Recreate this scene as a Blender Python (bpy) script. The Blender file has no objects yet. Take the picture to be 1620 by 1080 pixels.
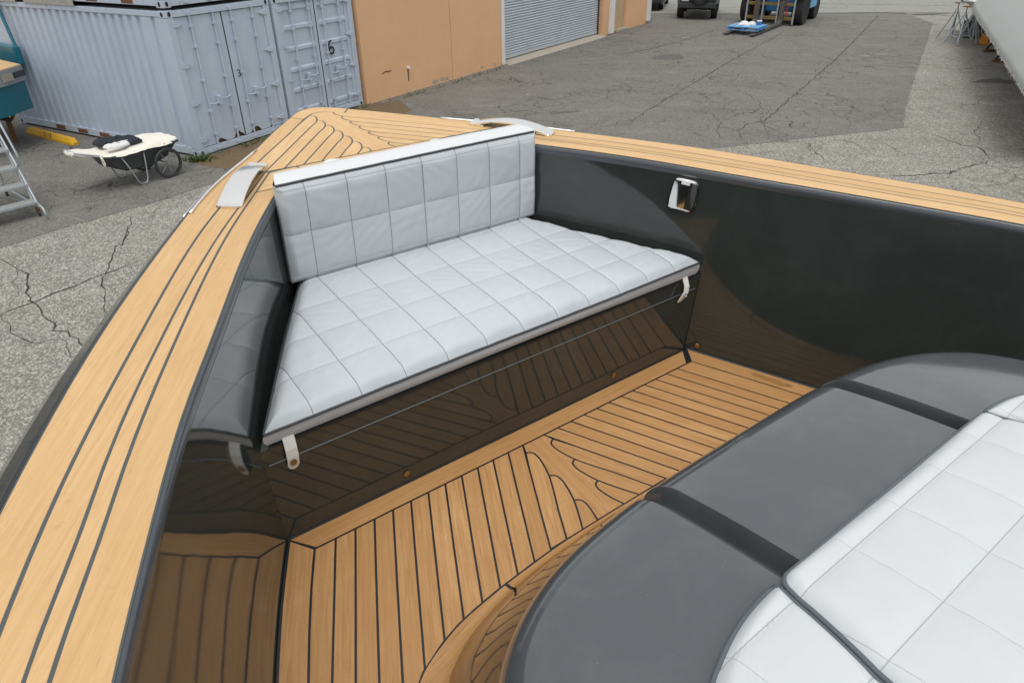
import bpy, bmesh, math, random
import numpy as np
from mathutils import Matrix, Vector
random.seed(7)
rad = math.radians
sc = bpy.context.scene
COL = sc.collection

# ------------------------------------------------------------------ camera
CAM_H, PITCH, ROLL, FPX = 3.9516, rad(31.308), rad(-0.894), 1105.0
cp, sp = math.cos(PITCH), math.sin(PITCH)
_r, _f, _u = Vector((1, 0, 0)), Vector((0, cp, -sp)), Vector((0, sp, cp))
_cr, _sr = math.cos(ROLL), math.sin(ROLL)
right = _cr*_r + _sr*_u
up = -_sr*_r + _cr*_u
cam_data = bpy.data.cameras.new("camera")
cam = bpy.data.objects.new("camera", cam_data)
COL.objects.link(cam)
cam.matrix_world = Matrix(((right.x, up.x, -_f.x, 0), (right.y, up.y, -_f.y, 0), (right.z, up.z, -_f.z, CAM_H), (0, 0, 0, 1)))
cam_data.sensor_width = 36.0
cam_data.lens = FPX/1620.0*36.0
cam_data.clip_end = 1000
cam_data.clip_start = 0.05
sc.camera = cam

# ------------------------------------------------------------------ sky, sun, exposure
SUN_EL, SUN_AZ = rad(70), rad(178)          # azimuth clockwise from +Y
world = bpy.data.worlds.new("World")
sc.world = world
world.use_nodes = True
wt = world.node_tree
bg = wt.nodes["Background"]
sky = wt.nodes.new("ShaderNodeTexSky")
sky.sky_type = 'NISHITA'
sky.sun_disc = False
sky.sun_elevation = SUN_EL
sky.sun_rotation = SUN_AZ
sky.air_density = 1.0
sky.dust_density = 9.0
sky.ozone_density = 1.0
hs = wt.nodes.new("ShaderNodeHueSaturation")       # overcast: the cloud layer takes the blue out
hs.inputs["Saturation"].default_value = 0.16
wt.links.new(sky.outputs[0], hs.inputs["Color"])
gm = wt.nodes.new("ShaderNodeGamma")                # cloud cover evens out the clear-sky gradient
gm.inputs["Gamma"].default_value = 0.34
wt.links.new(hs.outputs[0], gm.inputs["Color"])
ml = wt.nodes.new("ShaderNodeVectorMath")
ml.operation = 'SCALE'
ml.inputs["Scale"].default_value = 4.6
wt.links.new(gm.outputs[0], ml.inputs[0])
wt.links.new(ml.outputs[0], bg.inputs["Color"])
bg.inputs["Strength"].default_value = 0.12
sun_d = bpy.data.lights.new("sun", 'SUN')
sun_d.energy = 0.95
sun_d.angle = rad(28)
sun_d.color = (1.0, 0.97, 0.93)
sun = bpy.data.objects.new("sun", sun_d)
COL.objects.link(sun)
sd = Vector((math.sin(SUN_AZ)*math.cos(SUN_EL), math.cos(SUN_AZ)*math.cos(SUN_EL), math.sin(SUN_EL)))
sun.rotation_euler = sd.to_track_quat('Z', 'Y').to_euler()
sun.location = (0, 0, 30)
vs = sc.view_settings
vs.view_transform = 'Standard'
vs.look = 'None'
vs.gamma = 1.0
vs.use_curve_mapping = False
vs.exposure = 0.0
sc.cycles.use_denoising = True
sc.cycles.max_bounces = 8
sc.cycles.caustics_reflective = False
sc.cycles.caustics_refractive = False

# ------------------------------------------------------------------ materials
def lin(r, g, b):
    f = lambda c: (c/255/12.92) if c <= 10 else ((c/255+0.055)/1.055)**2.4
    return (f(r), f(g), f(b), 1)

class NT:
    def __init__(s, name):
        s.m = bpy.data.materials.new(name)
        s.m.use_nodes = True
        s.t = s.m.node_tree
        s.b = s.t.nodes["Principled BSDF"]
    def n(s, kind, **kw):
        nd = s.t.nodes.new(kind)
        for k, v in kw.items():
            if k in nd.inputs:
                nd.inputs[k].default_value = v
            else:
                setattr(nd, k, v)
        return nd
    def l(s, a, b):
        s.t.links.new(a, b)
    def coord(s, kind="Object", scale=(1, 1, 1), rot=(0, 0, 0)):
        tc = s.n("ShaderNodeTexCoord")
        mp = s.n("ShaderNodeMapping")
        mp.inputs["Scale"].default_value = scale
        mp.inputs["Rotation"].default_value = rot
        s.l(tc.outputs[kind], mp.inputs["Vector"])
        return mp.outputs[0]
    def noise(s, vec, scale=5, detail=3, rough=0.5, dist=0):
        nd = s.n("ShaderNodeTexNoise")
        nd.inputs["Scale"].default_value = scale
        nd.inputs["Detail"].default_value = detail
        nd.inputs["Roughness"].default_value = rough
        nd.inputs["Distortion"].default_value = dist
        if vec is not None:
            s.l(vec, nd.inputs["Vector"])
        return nd.outputs["Fac"]
    def ramp(s, fac, stops):
        nd = s.n("ShaderNodeValToRGB")
        e = nd.color_ramp.elements
        while len(e) < len(stops):
            e.new(0.5)
        for el, (p, c) in zip(e, stops):
            el.position = p
            el.color = c if len(c) == 4 else (*c, 1)
        s.l(fac, nd.inputs[0])
        return nd.outputs[0]
    def mix(s, fac, a, b, mode='MIX'):
        nd = s.n("ShaderNodeMix", data_type='RGBA', blend_type=mode)
        for sock, v in ((nd.inputs[0], fac), (nd.inputs[6], a), (nd.inputs[7], b)):
            if hasattr(v, "is_output"):
                s.l(v, sock)
            else:
                sock.default_value = v
        return nd.outputs[2]
    def math(s, op, a, b=None, c=None):
        nd = s.n("ShaderNodeMath", operation=op)
        for i, v in enumerate((a, b, c)):
            if v is None:
                continue
            if hasattr(v, "is_output"):
                s.l(v, nd.inputs[i])
            else:
                nd.inputs[i].default_value = v
        return nd.outputs[0]
    def bump(s, height, strength=0.3, dist=0.01):
        nd = s.n("ShaderNodeBump")
        nd.inputs["Strength"].default_value = strength
        nd.inputs["Distance"].default_value = dist
        s.l(height, nd.inputs["Height"])
        s.l(nd.outputs[0], s.b.inputs["Normal"])
    def set(s, **kw):
        names = dict(color="Base Color", rough="Roughness", metal="Metallic", spec="Specular IOR Level", coat="Coat Weight", coatr="Coat Roughness", ior="IOR")
        for k, v in kw.items():
            sock = s.b.inputs[names[k]]
            if hasattr(v, "is_output"):
                s.l(v, sock)
            else:
                sock.default_value = v
        return s

W1 = (1, 1, 1, 1)
B1 = (0, 0, 0, 1)

def plain(name, col, rough=0.5, metal=0.0, var=0.12, scale=6, bump=0.0, bscale=60, spec=0.5):
    """One painted or moulded surface: slight tone drift and grime in its own coordinates."""
    t = NT(name)
    v = t.coord()
    n1 = t.noise(v, scale, 4, 0.6)
    c = t.mix(n1, tuple(x*(1-var) for x in col[:3])+(1,), tuple(min(1, x*(1+var)) for x in col[:3])+(1,))
    r = t.math('ADD', t.math('MULTIPLY', n1, 0.15), rough-0.07)
    t.set(color=c, rough=r, metal=metal, spec=spec)
    if bump:
        t.bump(t.noise(v, bscale, 3), bump, 0.005)
    return t.m

def teak(name, ang, c0, c1, c2, rough=0.55):
    t = NT(name)
    rnd = t.n("ShaderNodeObjectInfo").outputs["Random"]
    tc = t.n("ShaderNodeTexCoord")
    off = t.n("ShaderNodeVectorMath", operation='ADD')
    cmb = t.n("ShaderNodeCombineXYZ")
    t.l(t.math('MULTIPLY', rnd, 37.0), cmb.inputs[2])
    t.l(tc.outputs["Object"], off.inputs[0])
    t.l(cmb.outputs[0], off.inputs[1])
    m1 = t.n("ShaderNodeMapping")
    m1.inputs["Rotation"].default_value = (0, 0, ang)
    t.l(off.outputs[0], m1.inputs["Vector"])
    m2 = t.n("ShaderNodeMapping")
    m2.inputs["Scale"].default_value = (120, 5.0, 1)
    t.l(m1.outputs[0], m2.inputs["Vector"])
    m3 = t.n("ShaderNodeMapping")
    m3.inputs["Scale"].default_value = (230, 22, 1)
    t.l(m1.outputs[0], m3.inputs["Vector"])
    g1 = t.noise(m2.outputs[0], 1.0, 5, 0.6, 0.6)
    g2 = t.noise(m3.outputs[0], 1.0, 3, 0.6)
    big = t.noise(m1.outputs[0], 4.5, 6, 0.7, 0.5)
    c = t.ramp(g1, [(0.30, c0), (0.5, c1), (0.72, c2)])
    c = t.mix(t.math('MULTIPLY', rnd, 0.50), c, (c0[0]*0.92, c0[1]*0.88, c0[2]*0.82, 1))
    c = t.mix(t.ramp(big, [(0.35, (0, 0, 0)), (0.75, (0.42, 0.42, 0.42))]), c, (c0[0]*0.95, c0[1]*0.86, c0[2]*0.74, 1))
    fleck = t.ramp(g2, [(0.66, (0, 0, 0)), (0.74, (1, 1, 1))])
    c = t.mix(t.math('MULTIPLY', fleck, 0.42), c, (c0[0]*0.5, c0[1]*0.42, c0[2]*0.32, 1))
    stain = t.noise(m1.outputs[0], 14, 5, 0.7, 1.0)
    c = t.mix(t.math('MULTIPLY', t.ramp(stain, [(0.62, (0, 0, 0)), (0.74, (1, 1, 1))]), 0.25), c, (c0[0]*0.45, c0[1]*0.38, c0[2]*0.3, 1))
    t.set(color=c, rough=t.math('ADD', t.math('MULTIPLY', g1, 0.2), rough-0.1), spec=0.35)
    t.bump(g1, 0.10, 0.002)
    return t.m

TW0, TW1, TW2 = (0.575, 0.370, 0.175, 1), (0.690, 0.462, 0.232, 1), (0.775, 0.550, 0.305, 1)
TF0, TF1, TF2 = (0.445, 0.235, 0.088, 1), (0.575, 0.318, 0.130, 1), (0.69, 0.415, 0.190, 1)
M = {}
M['teak_gl'] = teak("teak_gunwale_port", rad(33), TW0, TW1, TW2)
M['teak_gr'] = teak("teak_gunwale_starboard", rad(-33), TW0, TW1, TW2)
M['teak_dl'] = teak("teak_deck_port", rad(41), TW0, TW1, TW2)
M['teak_dr'] = teak("teak_deck_starboard", rad(-41), TW0, TW1, TW2)
M['teak_dk'] = teak("teak_deck_king", 0, TW0, TW1, TW2)
M['teak_dx'] = teak("teak_deck_athwart", rad(90), TW0, TW1, TW2)
M['teak_fl'] = teak("teak_floor_port", rad(27), TF0, TF1, TF2)
M['teak_fr'] = teak("teak_floor_starboard", rad(-29), TF0, TF1, TF2)
M['teak_fk'] = teak("teak_floor_king", 0, TF0, TF1, TF2)
M['teak_fx'] = teak("teak_floor_athwart", rad(90), TF0, TF1, TF2, 0.42)
M['teak_cove'] = teak("teak_floor_cove", rad(75), TF0, TF1, TF2, 0.30)
M['caulk_deck'] = plain("caulk_grey", (0.070, 0.088, 0.092, 1), 0.6)
M['caulk_floor'] = plain("caulk_black", (0.008, 0.012, 0.016, 1), 0.45)

def gelcoat(name, base, rough, wav=0.0, dust=0.0, coat=0.0, spec=0.5, scratch=0.0):
    t = NT(name)
    v = t.coord()
    n1 = t.noise(v, 3.0, 5, 0.6)
    c = t.mix(n1, tuple(x*0.85 for x in base[:3])+(1,), tuple(x*1.15 for x in base[:3])+(1,))
    spk = t.noise(v, 55, 4, 0.7)
    if scratch:
        scr = t.ramp(t.noise(t.coord(scale=(3, 3, 160), rot=(0.25, 0.1, 0)), 2.0, 2, 0.5), [(0.735, (0, 0, 0)), (0.75, (1, 1, 1))])
        c = t.mix(t.math('MULTIPLY', scr, scratch), c, (0.40, 0.41, 0.40, 1))
    if dust:
        d = t.ramp(t.noise(v, 5.5, 6, 0.7, 0.5), [(0.45, (0, 0, 0)), (0.8, (1, 1, 1))])
        c = t.mix(t.math('MULTIPLY', d, dust), c, (0.22, 0.23, 0.24, 1))
        sp_ = t.ramp(t.noise(v, 120, 2, 0.5), [(0.74, (0, 0, 0)), (0.78, (1, 1, 1))])
        c = t.mix(t.math('MULTIPLY', sp_, dust), c, (0.35, 0.36, 0.36, 1))
    t.set(color=c, rough=t.math('ADD', t.math('MULTIPLY', spk, rough*0.5), rough*0.75), spec=spec, coat=coat, coatr=0.03)
    if wav:
        t.bump(t.noise(v, 3.2, 2, 0.4), wav, 0.01)
    return t.m

M['liner'] = gelcoat("gelcoat_liner_gloss", (0.033, 0.040, 0.037, 1), 0.06, 0.16, 0.06, coat=0.4, scratch=0.05)
M['console'] = gelcoat("gelcoat_console_satin", (0.074, 0.083, 0.092, 1), 0.16, 0.18, 0.20, coat=0.6)
M['console_base'] = gelcoat("gelcoat_console_gloss", (0.030, 0.033, 0.033, 1), 0.06, 0.12, 0.03)
M['lip'] = gelcoat("gelcoat_coaming_lip", (0.075, 0.085, 0.095, 1), 0.14, 0.0, 0.05)
M['hull'] = gelcoat("gelcoat_hull_dark", (0.006, 0.010, 0.013, 1), 0.05, 0.05, spec=0.25)

def vinyl(name, base, s, axes, lines, dark=0.30, soft=0.55, off=(0, 0, 0), widths=(0.0016, 0.0012), rough=0.42):
    """White upholstery vinyl with its stitched seams (dark thread along one family, pale along the other)."""
    t = NT(name)
    tc = t.n("ShaderNodeTexCoord")
    sep = t.n("ShaderNodeSeparateXYZ")
    t.l(tc.outputs["Object"], sep.inputs[0])
    n1 = t.noise(tc.outputs["Object"], 7, 5, 0.65)
    c = t.mix(t.ramp(n1, [(0.3, (0, 0, 0)), (0.8, (1, 1, 1))]), base, tuple(x*0.93 for x in base[:3])+(1,))
    scuff = t.ramp(t.noise(tc.outputs["Object"], 38, 6, 0.75, 1.2), [(0.66, (0, 0, 0)), (0.78, (1, 1, 1))])
    c = t.mix(t.math('MULTIPLY', scuff, 0.13), c, (0.33, 0.34, 0.35, 1))
    for k, (ax, st, o, dk, wd) in enumerate(lines):
        p = t.math('ADD', sep.outputs[ax], o)
        fr = t.math('PINGPONG', p, st/2) if False else t.math('ABSOLUTE', t.math('SUBTRACT', t.math('FRACT', t.math('ADD', t.math('DIVIDE', p, st), 0.5)), 0.5))
        d = t.math('MULTIPLY', fr, st)
        msk = t.math('SUBTRACT', 1.0, t.math('SMOOTH_MIN', t.math('DIVIDE', d, wd), 1.0, 0.1))
        msk = t.math('MAXIMUM', msk, 0.0)
        c = t.mix(msk, c, (dk, dk*1.03, dk*1.06, 1))
    t.set(color=c, rough=rough, spec=0.4)
    t.bump(t.noise(tc.outputs["Object"], 420, 2, 0.5), 0.10, 0.001)
    return t.m

STEP = 0.161
VW = (0.545, 0.583, 0.616, 1)
M['vinyl_seat'] = vinyl("vinyl_seat", VW, STEP, None, [(0, STEP, 0.0, 0.11, 0.0022), (1, 0.163, -2.181, 0.30, 0.0018)])
M['vinyl_back'] = vinyl("vinyl_back", VW, STEP, None, [(0, STEP, 0.0, 0.11, 0.0022), (2, 0.160, -0.507, 0.30, 0.0018)])
M['vinyl_pad'] = vinyl("vinyl_pad", (0.595, 0.625, 0.640, 1), 0.18, None, [(0, 0.18, 0.085, 0.40, 0.0014), (1, 0.162, -0.222, 0.32, 0.0018)])
M['vinyl_plain'] = plain("vinyl_plain", VW, 0.42, var=0.05)
M['vinyl_top'] = plain("vinyl_top_boxing", (0.68, 0.705, 0.72, 1), 0.42, var=0.04)  # paler vinyl tone, used on the backrest top
M['piping_dark'] = plain("piping_dark", (0.045, 0.053, 0.060, 1), 0.45)
M['piping_grey'] = plain("piping_grey", (0.095, 0.115, 0.130, 1), 0.40)
M['chrome'] = plain("stainless_polished", (0.95, 0.95, 0.94, 1), 0.16, 1.0, var=0.03)
M['mirror'] = plain("stainless_mirror", (0.82, 0.82, 0.80, 1), 0.08, 1.0, var=0.02)
M['steel'] = plain("steel_galvanised", (0.46, 0.50, 0.53, 1), 0.45, 0.6, var=0.2, scale=20)
M['brass'] = plain("brass", (0.45, 0.30, 0.12, 1), 0.35, 1.0)
M['white'] = plain("white_paint", (0.74, 0.75, 0.74, 1), 0.5, var=0.07)
M['white_tab'] = plain("white_strap", (0.78, 0.78, 0.74, 1), 0.5, var=0.05)
M['black'] = plain("black_rubber", (0.012, 0.012, 0.013, 1), 0.6)
M['darkgrey'] = plain("dark_grey_plastic", (0.035, 0.038, 0.042, 1), 0.5)
M['tyre'] = plain("tyre_rubber", (0.016, 0.016, 0.017, 1), 0.8, bump=0.2)
M['yellow'] = plain("yellow_paint", (0.66, 0.36, 0.012, 1), 0.55, var=0.12, scale=12)
M['orange'] = plain("orange_plastic", (0.62, 0.23, 0.03, 1), 0.5)
M['blue'] = plain("blue_paint", (0.045, 0.22, 0.55, 1), 0.45, var=0.15)
M['paleblue'] = plain("pale_blue_paint", (0.16, 0.40, 0.66, 1), 0.5, var=0.2)
M['teal'] = plain("teal_hull_paint", (0.008, 0.14, 0.20, 1), 0.3, var=0.12)
M['canvas'] = plain("canvas_cloth", (0.80, 0.78, 0.69, 1), 0.85, var=0.06, scale=20, bump=0.35, bscale=25)
M['darkcloth'] = plain("dark_cloth", (0.016, 0.020, 0.030, 1), 0.8)
M['rust'] = plain("rusty_steel", (0.16, 0.075, 0.03, 1), 0.85, var=0.4, scale=25)
M['wood_weather'] = plain("weathered_board", (0.36, 0.35, 0.32, 1), 0.85, var=0.3, scale=9)
M['oldyellow'] = plain("worn_yellow_steel", (0.20, 0.14, 0.05, 1), 0.8, var=0.4, scale=20)
M['red'] = plain("red_paint", (0.42, 0.06, 0.03, 1), 0.5)
M['jeep'] = plain("jeep_dark_paint", (0.022, 0.026, 0.030, 1), 0.35, var=0.25)
M['glass'] = plain("dark_glass", (0.01, 0.012, 0.013, 1), 0.05)
M['plate'] = plain("plate_white", (0.6, 0.6, 0.58, 1), 0.4)
M['plate_y'] = plain("plate_yellow", (0.6, 0.33, 0.02, 1), 0.4)
M['concrete'] = plain("concrete_sill", (0.40, 0.36, 0.30, 1), 0.9, var=0.2, scale=8, bump=0.3)

def container_paint(name):
    t = NT(name)
    v = t.coord()
    base = t.mix(t.noise(v, 1.6, 6, 0.65), (0.41, 0.475, 0.575, 1), (0.54, 0.615, 0.71, 1))
    vs_ = t.coord(scale=(6, 6, 0.7))
    streak = t.ramp(t.noise(vs_, 2.0, 5, 0.7), [(0.55, (0, 0, 0)), (0.85, (1, 1, 1))])
    base = t.mix(t.math('MULTIPLY', streak, 0.45), base, (0.30, 0.34, 0.42, 1))
    pale = t.ramp(t.noise(v, 5, 5, 0.7), [(0.62, (0, 0, 0)), (0.75, (1, 1, 1))])
    base = t.mix(t.math('MULTIPLY', pale, 0.4), base, (0.60, 0.66, 0.72, 1))
    sepz = t.n("ShaderNodeSeparateXYZ")
    t.l(t.coord(), sepz.inputs[0])
    low = t.ramp(t.math('SUBTRACT', t.noise(v, 9, 6, 0.75, 0.8), t.math('MULTIPLY', sepz.outputs[2], 0.10)), [(0.60, (0, 0, 0)), (0.70, (1, 1, 1))])
    base = t.mix(low, base, (0.13, 0.07, 0.04, 1))
    spot = t.ramp(t.noise(v, 45, 3, 0.6), [(0.75, (0, 0, 0)), (0.80, (1, 1, 1))])
    base = t.mix(t.math('MULTIPLY', spot, 0.7), base, (0.16, 0.12, 0.10, 1))
    t.set(color=base, rough=0.55, spec=0.4)
    t.bump(t.noise(v, 5, 3), 0.15, 0.02)
    return t.m
M['cont'] = container_paint("container_paint")

def stucco():
    t = NT("stucco_peach")
    v = t.coord()
    c = t.mix(t.noise(v, 0.8, 6, 0.65), (0.67, 0.405, 0.225, 1), (0.79, 0.505, 0.305, 1))
    d = t.ramp(t.noise(v, 2.5, 7, 0.75, 1.0), [(0.56, (0, 0, 0)), (0.8, (1, 1, 1))])
    c = t.mix(t.math('MULTIPLY', d, 0.4), c, (0.52, 0.31, 0.17, 1))
    sp_ = t.ramp(t.noise(t.coord(scale=(1, 1, 3)), 13, 4, 0.7), [(0.72, (0, 0, 0)), (0.78, (1, 1, 1))])
    c = t.mix(t.math('MULTIPLY', sp_, 0.35), c, (0.25, 0.13, 0.07, 1))
    t.set(color=c, rough=0.9, spec=0.2)
    t.bump(t.noise(v, 60, 3), 0.25, 0.01)
    return t.m
M['stucco'] = stucco()

def shutter_mat():
    t = NT("shutter_slat_paint")
    v = t.coord(scale=(1, 1, 1))
    c = t.mix(t.noise(v, 2.5, 5, 0.7), (0.36, 0.41, 0.46, 1), (0.55, 0.60, 0.65, 1))
    st = t.ramp(t.noise(t.coord(scale=(0.6, 0.6, 14)), 2.5, 4, 0.7), [(0.5, (0, 0, 0)), (0.8, (1, 1, 1))])
    c = t.mix(t.math('MULTIPLY', st, 0.4), c, (0.52, 0.56, 0.60, 1))
    t.set(color=c, rough=0.45, spec=0.5)
    return t.m
M['shutter'] = shutter_mat()

def asphalt(name, dark, mid, pale, grain, crack=0.0, crackscale=1.6, tint=None):
    t = NT(name)
    v = t.coord()
    big = t.noise(v, 0.35, 6, 0.6)
    c = t.mix(big, dark, mid)
    med = t.ramp(t.noise(v, 2.2, 6, 0.7, 0.4), [(0.45, (0, 0, 0)), (0.8, (1, 1, 1))])
    c = t.mix(t.math('MULTIPLY', med, 0.35), c, tuple(x*0.72 for x in dark[:3])+(1,))
    blot = t.ramp(t.noise(v, 0.75, 8, 0.72, 1.2), [(0.50, (0, 0, 0)), (0.66, (1, 1, 1))])
    c = t.mix(t.math('MULTIPLY', blot, 0.42), c, tuple(x*0.62 for x in dark[:3])+(1,))
    wear = t.ramp(t.noise(t.coord(scale=(0.5, 1.6, 1), rot=(0, 0, 0.55)), 1.1, 7, 0.7, 0.6), [(0.52, (0, 0, 0)), (0.72, (1, 1, 1))])
    c = t.mix(t.math('MULTIPLY', wear, 0.30), c, pale)
    vo = t.n("ShaderNodeTexVoronoi", feature='F1')
    vo.inputs["Scale"].default_value = 55
    t.l(v, vo.inputs["Vector"])
    bw = t.n("ShaderNodeRGBToBW")
    t.l(vo.outputs["Color"], bw.inputs[0])
    cell = bw.outputs[0]
    c = t.mix(t.math('MULTIPLY', t.ramp(cell, [(0.55, (0, 0, 0)), (0.80, (1, 1, 1))]), grain), c, pale)
    c = t.mix(t.math('MULTIPLY', t.ramp(cell, [(0.15, (1, 1, 1)), (0.35, (0, 0, 0))]), grain*0.8), c, tuple(x*0.42 for x in dark[:3])+(1,))
    fine = t.noise(v, 34, 4, 0.8)
    c = t.mix(t.math('MULTIPLY', t.ramp(fine, [(0.52, (0, 0, 0)), (0.72, (1, 1, 1))]), grain*0.7), c, pale)
    if tint:
        tm = t.ramp(t.noise(v, 0.9, 5, 0.65), [(0.5, (0, 0, 0)), (0.75, (1, 1, 1))])
        c = t.mix(t.math('MULTIPLY', tm, 0.3), c, tint)
    h = fine
    if crack:
        wob = t.n("ShaderNodeTexNoise")
        wob.inputs["Scale"].default_value = 2.3
        wob.inputs["Detail"].default_value = 6
        t.l(v, wob.inputs["Vector"])
        add = t.n("ShaderNodeVectorMath", operation='MULTIPLY_ADD')
        t.l(wob.outputs["Color"], add.inputs[0])
        add.inputs[1].default_value = (0.55, 0.55, 0)
        t.l(v, add.inputs[2])
        vc = t.n("ShaderNodeTexVoronoi", feature='DISTANCE_TO_EDGE')
        vc.inputs["Scale"].default_value = crackscale
        t.l(add.outputs[0], vc.inputs["Vector"])
        m = t.ramp(vc.outputs["Distance"], [(0.0, (1, 1, 1)), (0.022, (0, 0, 0))])
        where = t.ramp(t.noise(v, 0.45, 3, 0.5), [(0.44, (0, 0, 0)), (0.58, (1, 1, 1))])
        c = t.mix(t.math('MULTIPLY', t.math('MULTIPLY', m, where), crack), c, (0.022, 0.021, 0.019, 1))
        v2 = t.n("ShaderNodeTexVoronoi", feature='DISTANCE_TO_EDGE')
        v2.inputs["Scale"].default_value = crackscale*2.6
        t.l(add.outputs[0], v2.inputs["Vector"])
        m2 = t.ramp(v2.outputs["Distance"], [(0.0, (1, 1, 1)), (0.035, (0, 0, 0))])
        wh2 = t.ramp(t.noise(v, 0.55, 4, 0.6), [(0.50, (0, 0, 0)), (0.62, (1, 1, 1))])
        c = t.mix(t.math('MULTIPLY', t.math('MULTIPLY', m2, wh2), crack*0.75), c, (0.035, 0.034, 0.031, 1))
    t.set(color=c, rough=0.92, spec=0.2)
    t.bump(cell, 0.35, 0.006)
    return t.m
M['asphalt_pale'] = asphalt("asphalt_worn_aggregate", (0.185, 0.182, 0.158, 1), (0.255, 0.248, 0.217, 1), (0.52, 0.51, 0.46, 1), 0.75, 0.55, 0.9, (0.20, 0.185, 0.13, 1))
M['asphalt_dark'] = asphalt("asphalt_dark", (0.138, 0.135, 0.122, 1), (0.196, 0.190, 0.172, 1), (0.33, 0.32, 0.29, 1), 0.48, 0.85, 1.5)
M['asphalt_road'] = asphalt("asphalt_street", (0.25, 0.255, 0.235, 1), (0.30, 0.305, 0.28, 1), (0.42, 0.42, 0.38, 1), 0.4, 0.3, 0.8)
M['crack'] = plain("crack_dirt", (0.034, 0.033, 0.029, 1), 0.95)
M['dirt'] = plain("dirt_soil", (0.15, 0.105, 0.055, 1), 0.95, var=0.45, scale=12, bump=0.8, bscale=30)
M['weed'] = plain("weed_leaf", (0.07, 0.11, 0.025, 1), 0.7, var=0.4, scale=20)
M['blotch'] = plain("dark_blotch", (0.105, 0.103, 0.094, 1), 0.85, var=0.25, scale=9)
M['wrap'] = plain("shrink_wrap_film", (0.35, 0.375, 0.36, 1), 0.38, var=0.05, scale=1.2, bump=0.12, bscale=2.5)
M['ink'] = plain("black_marker_paint", (0.010, 0.010, 0.012, 1), 0.6)
M['mark'] = plain("worn_white_chalk", (0.30, 0.30, 0.28, 1), 0.9, var=0.3)

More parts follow.
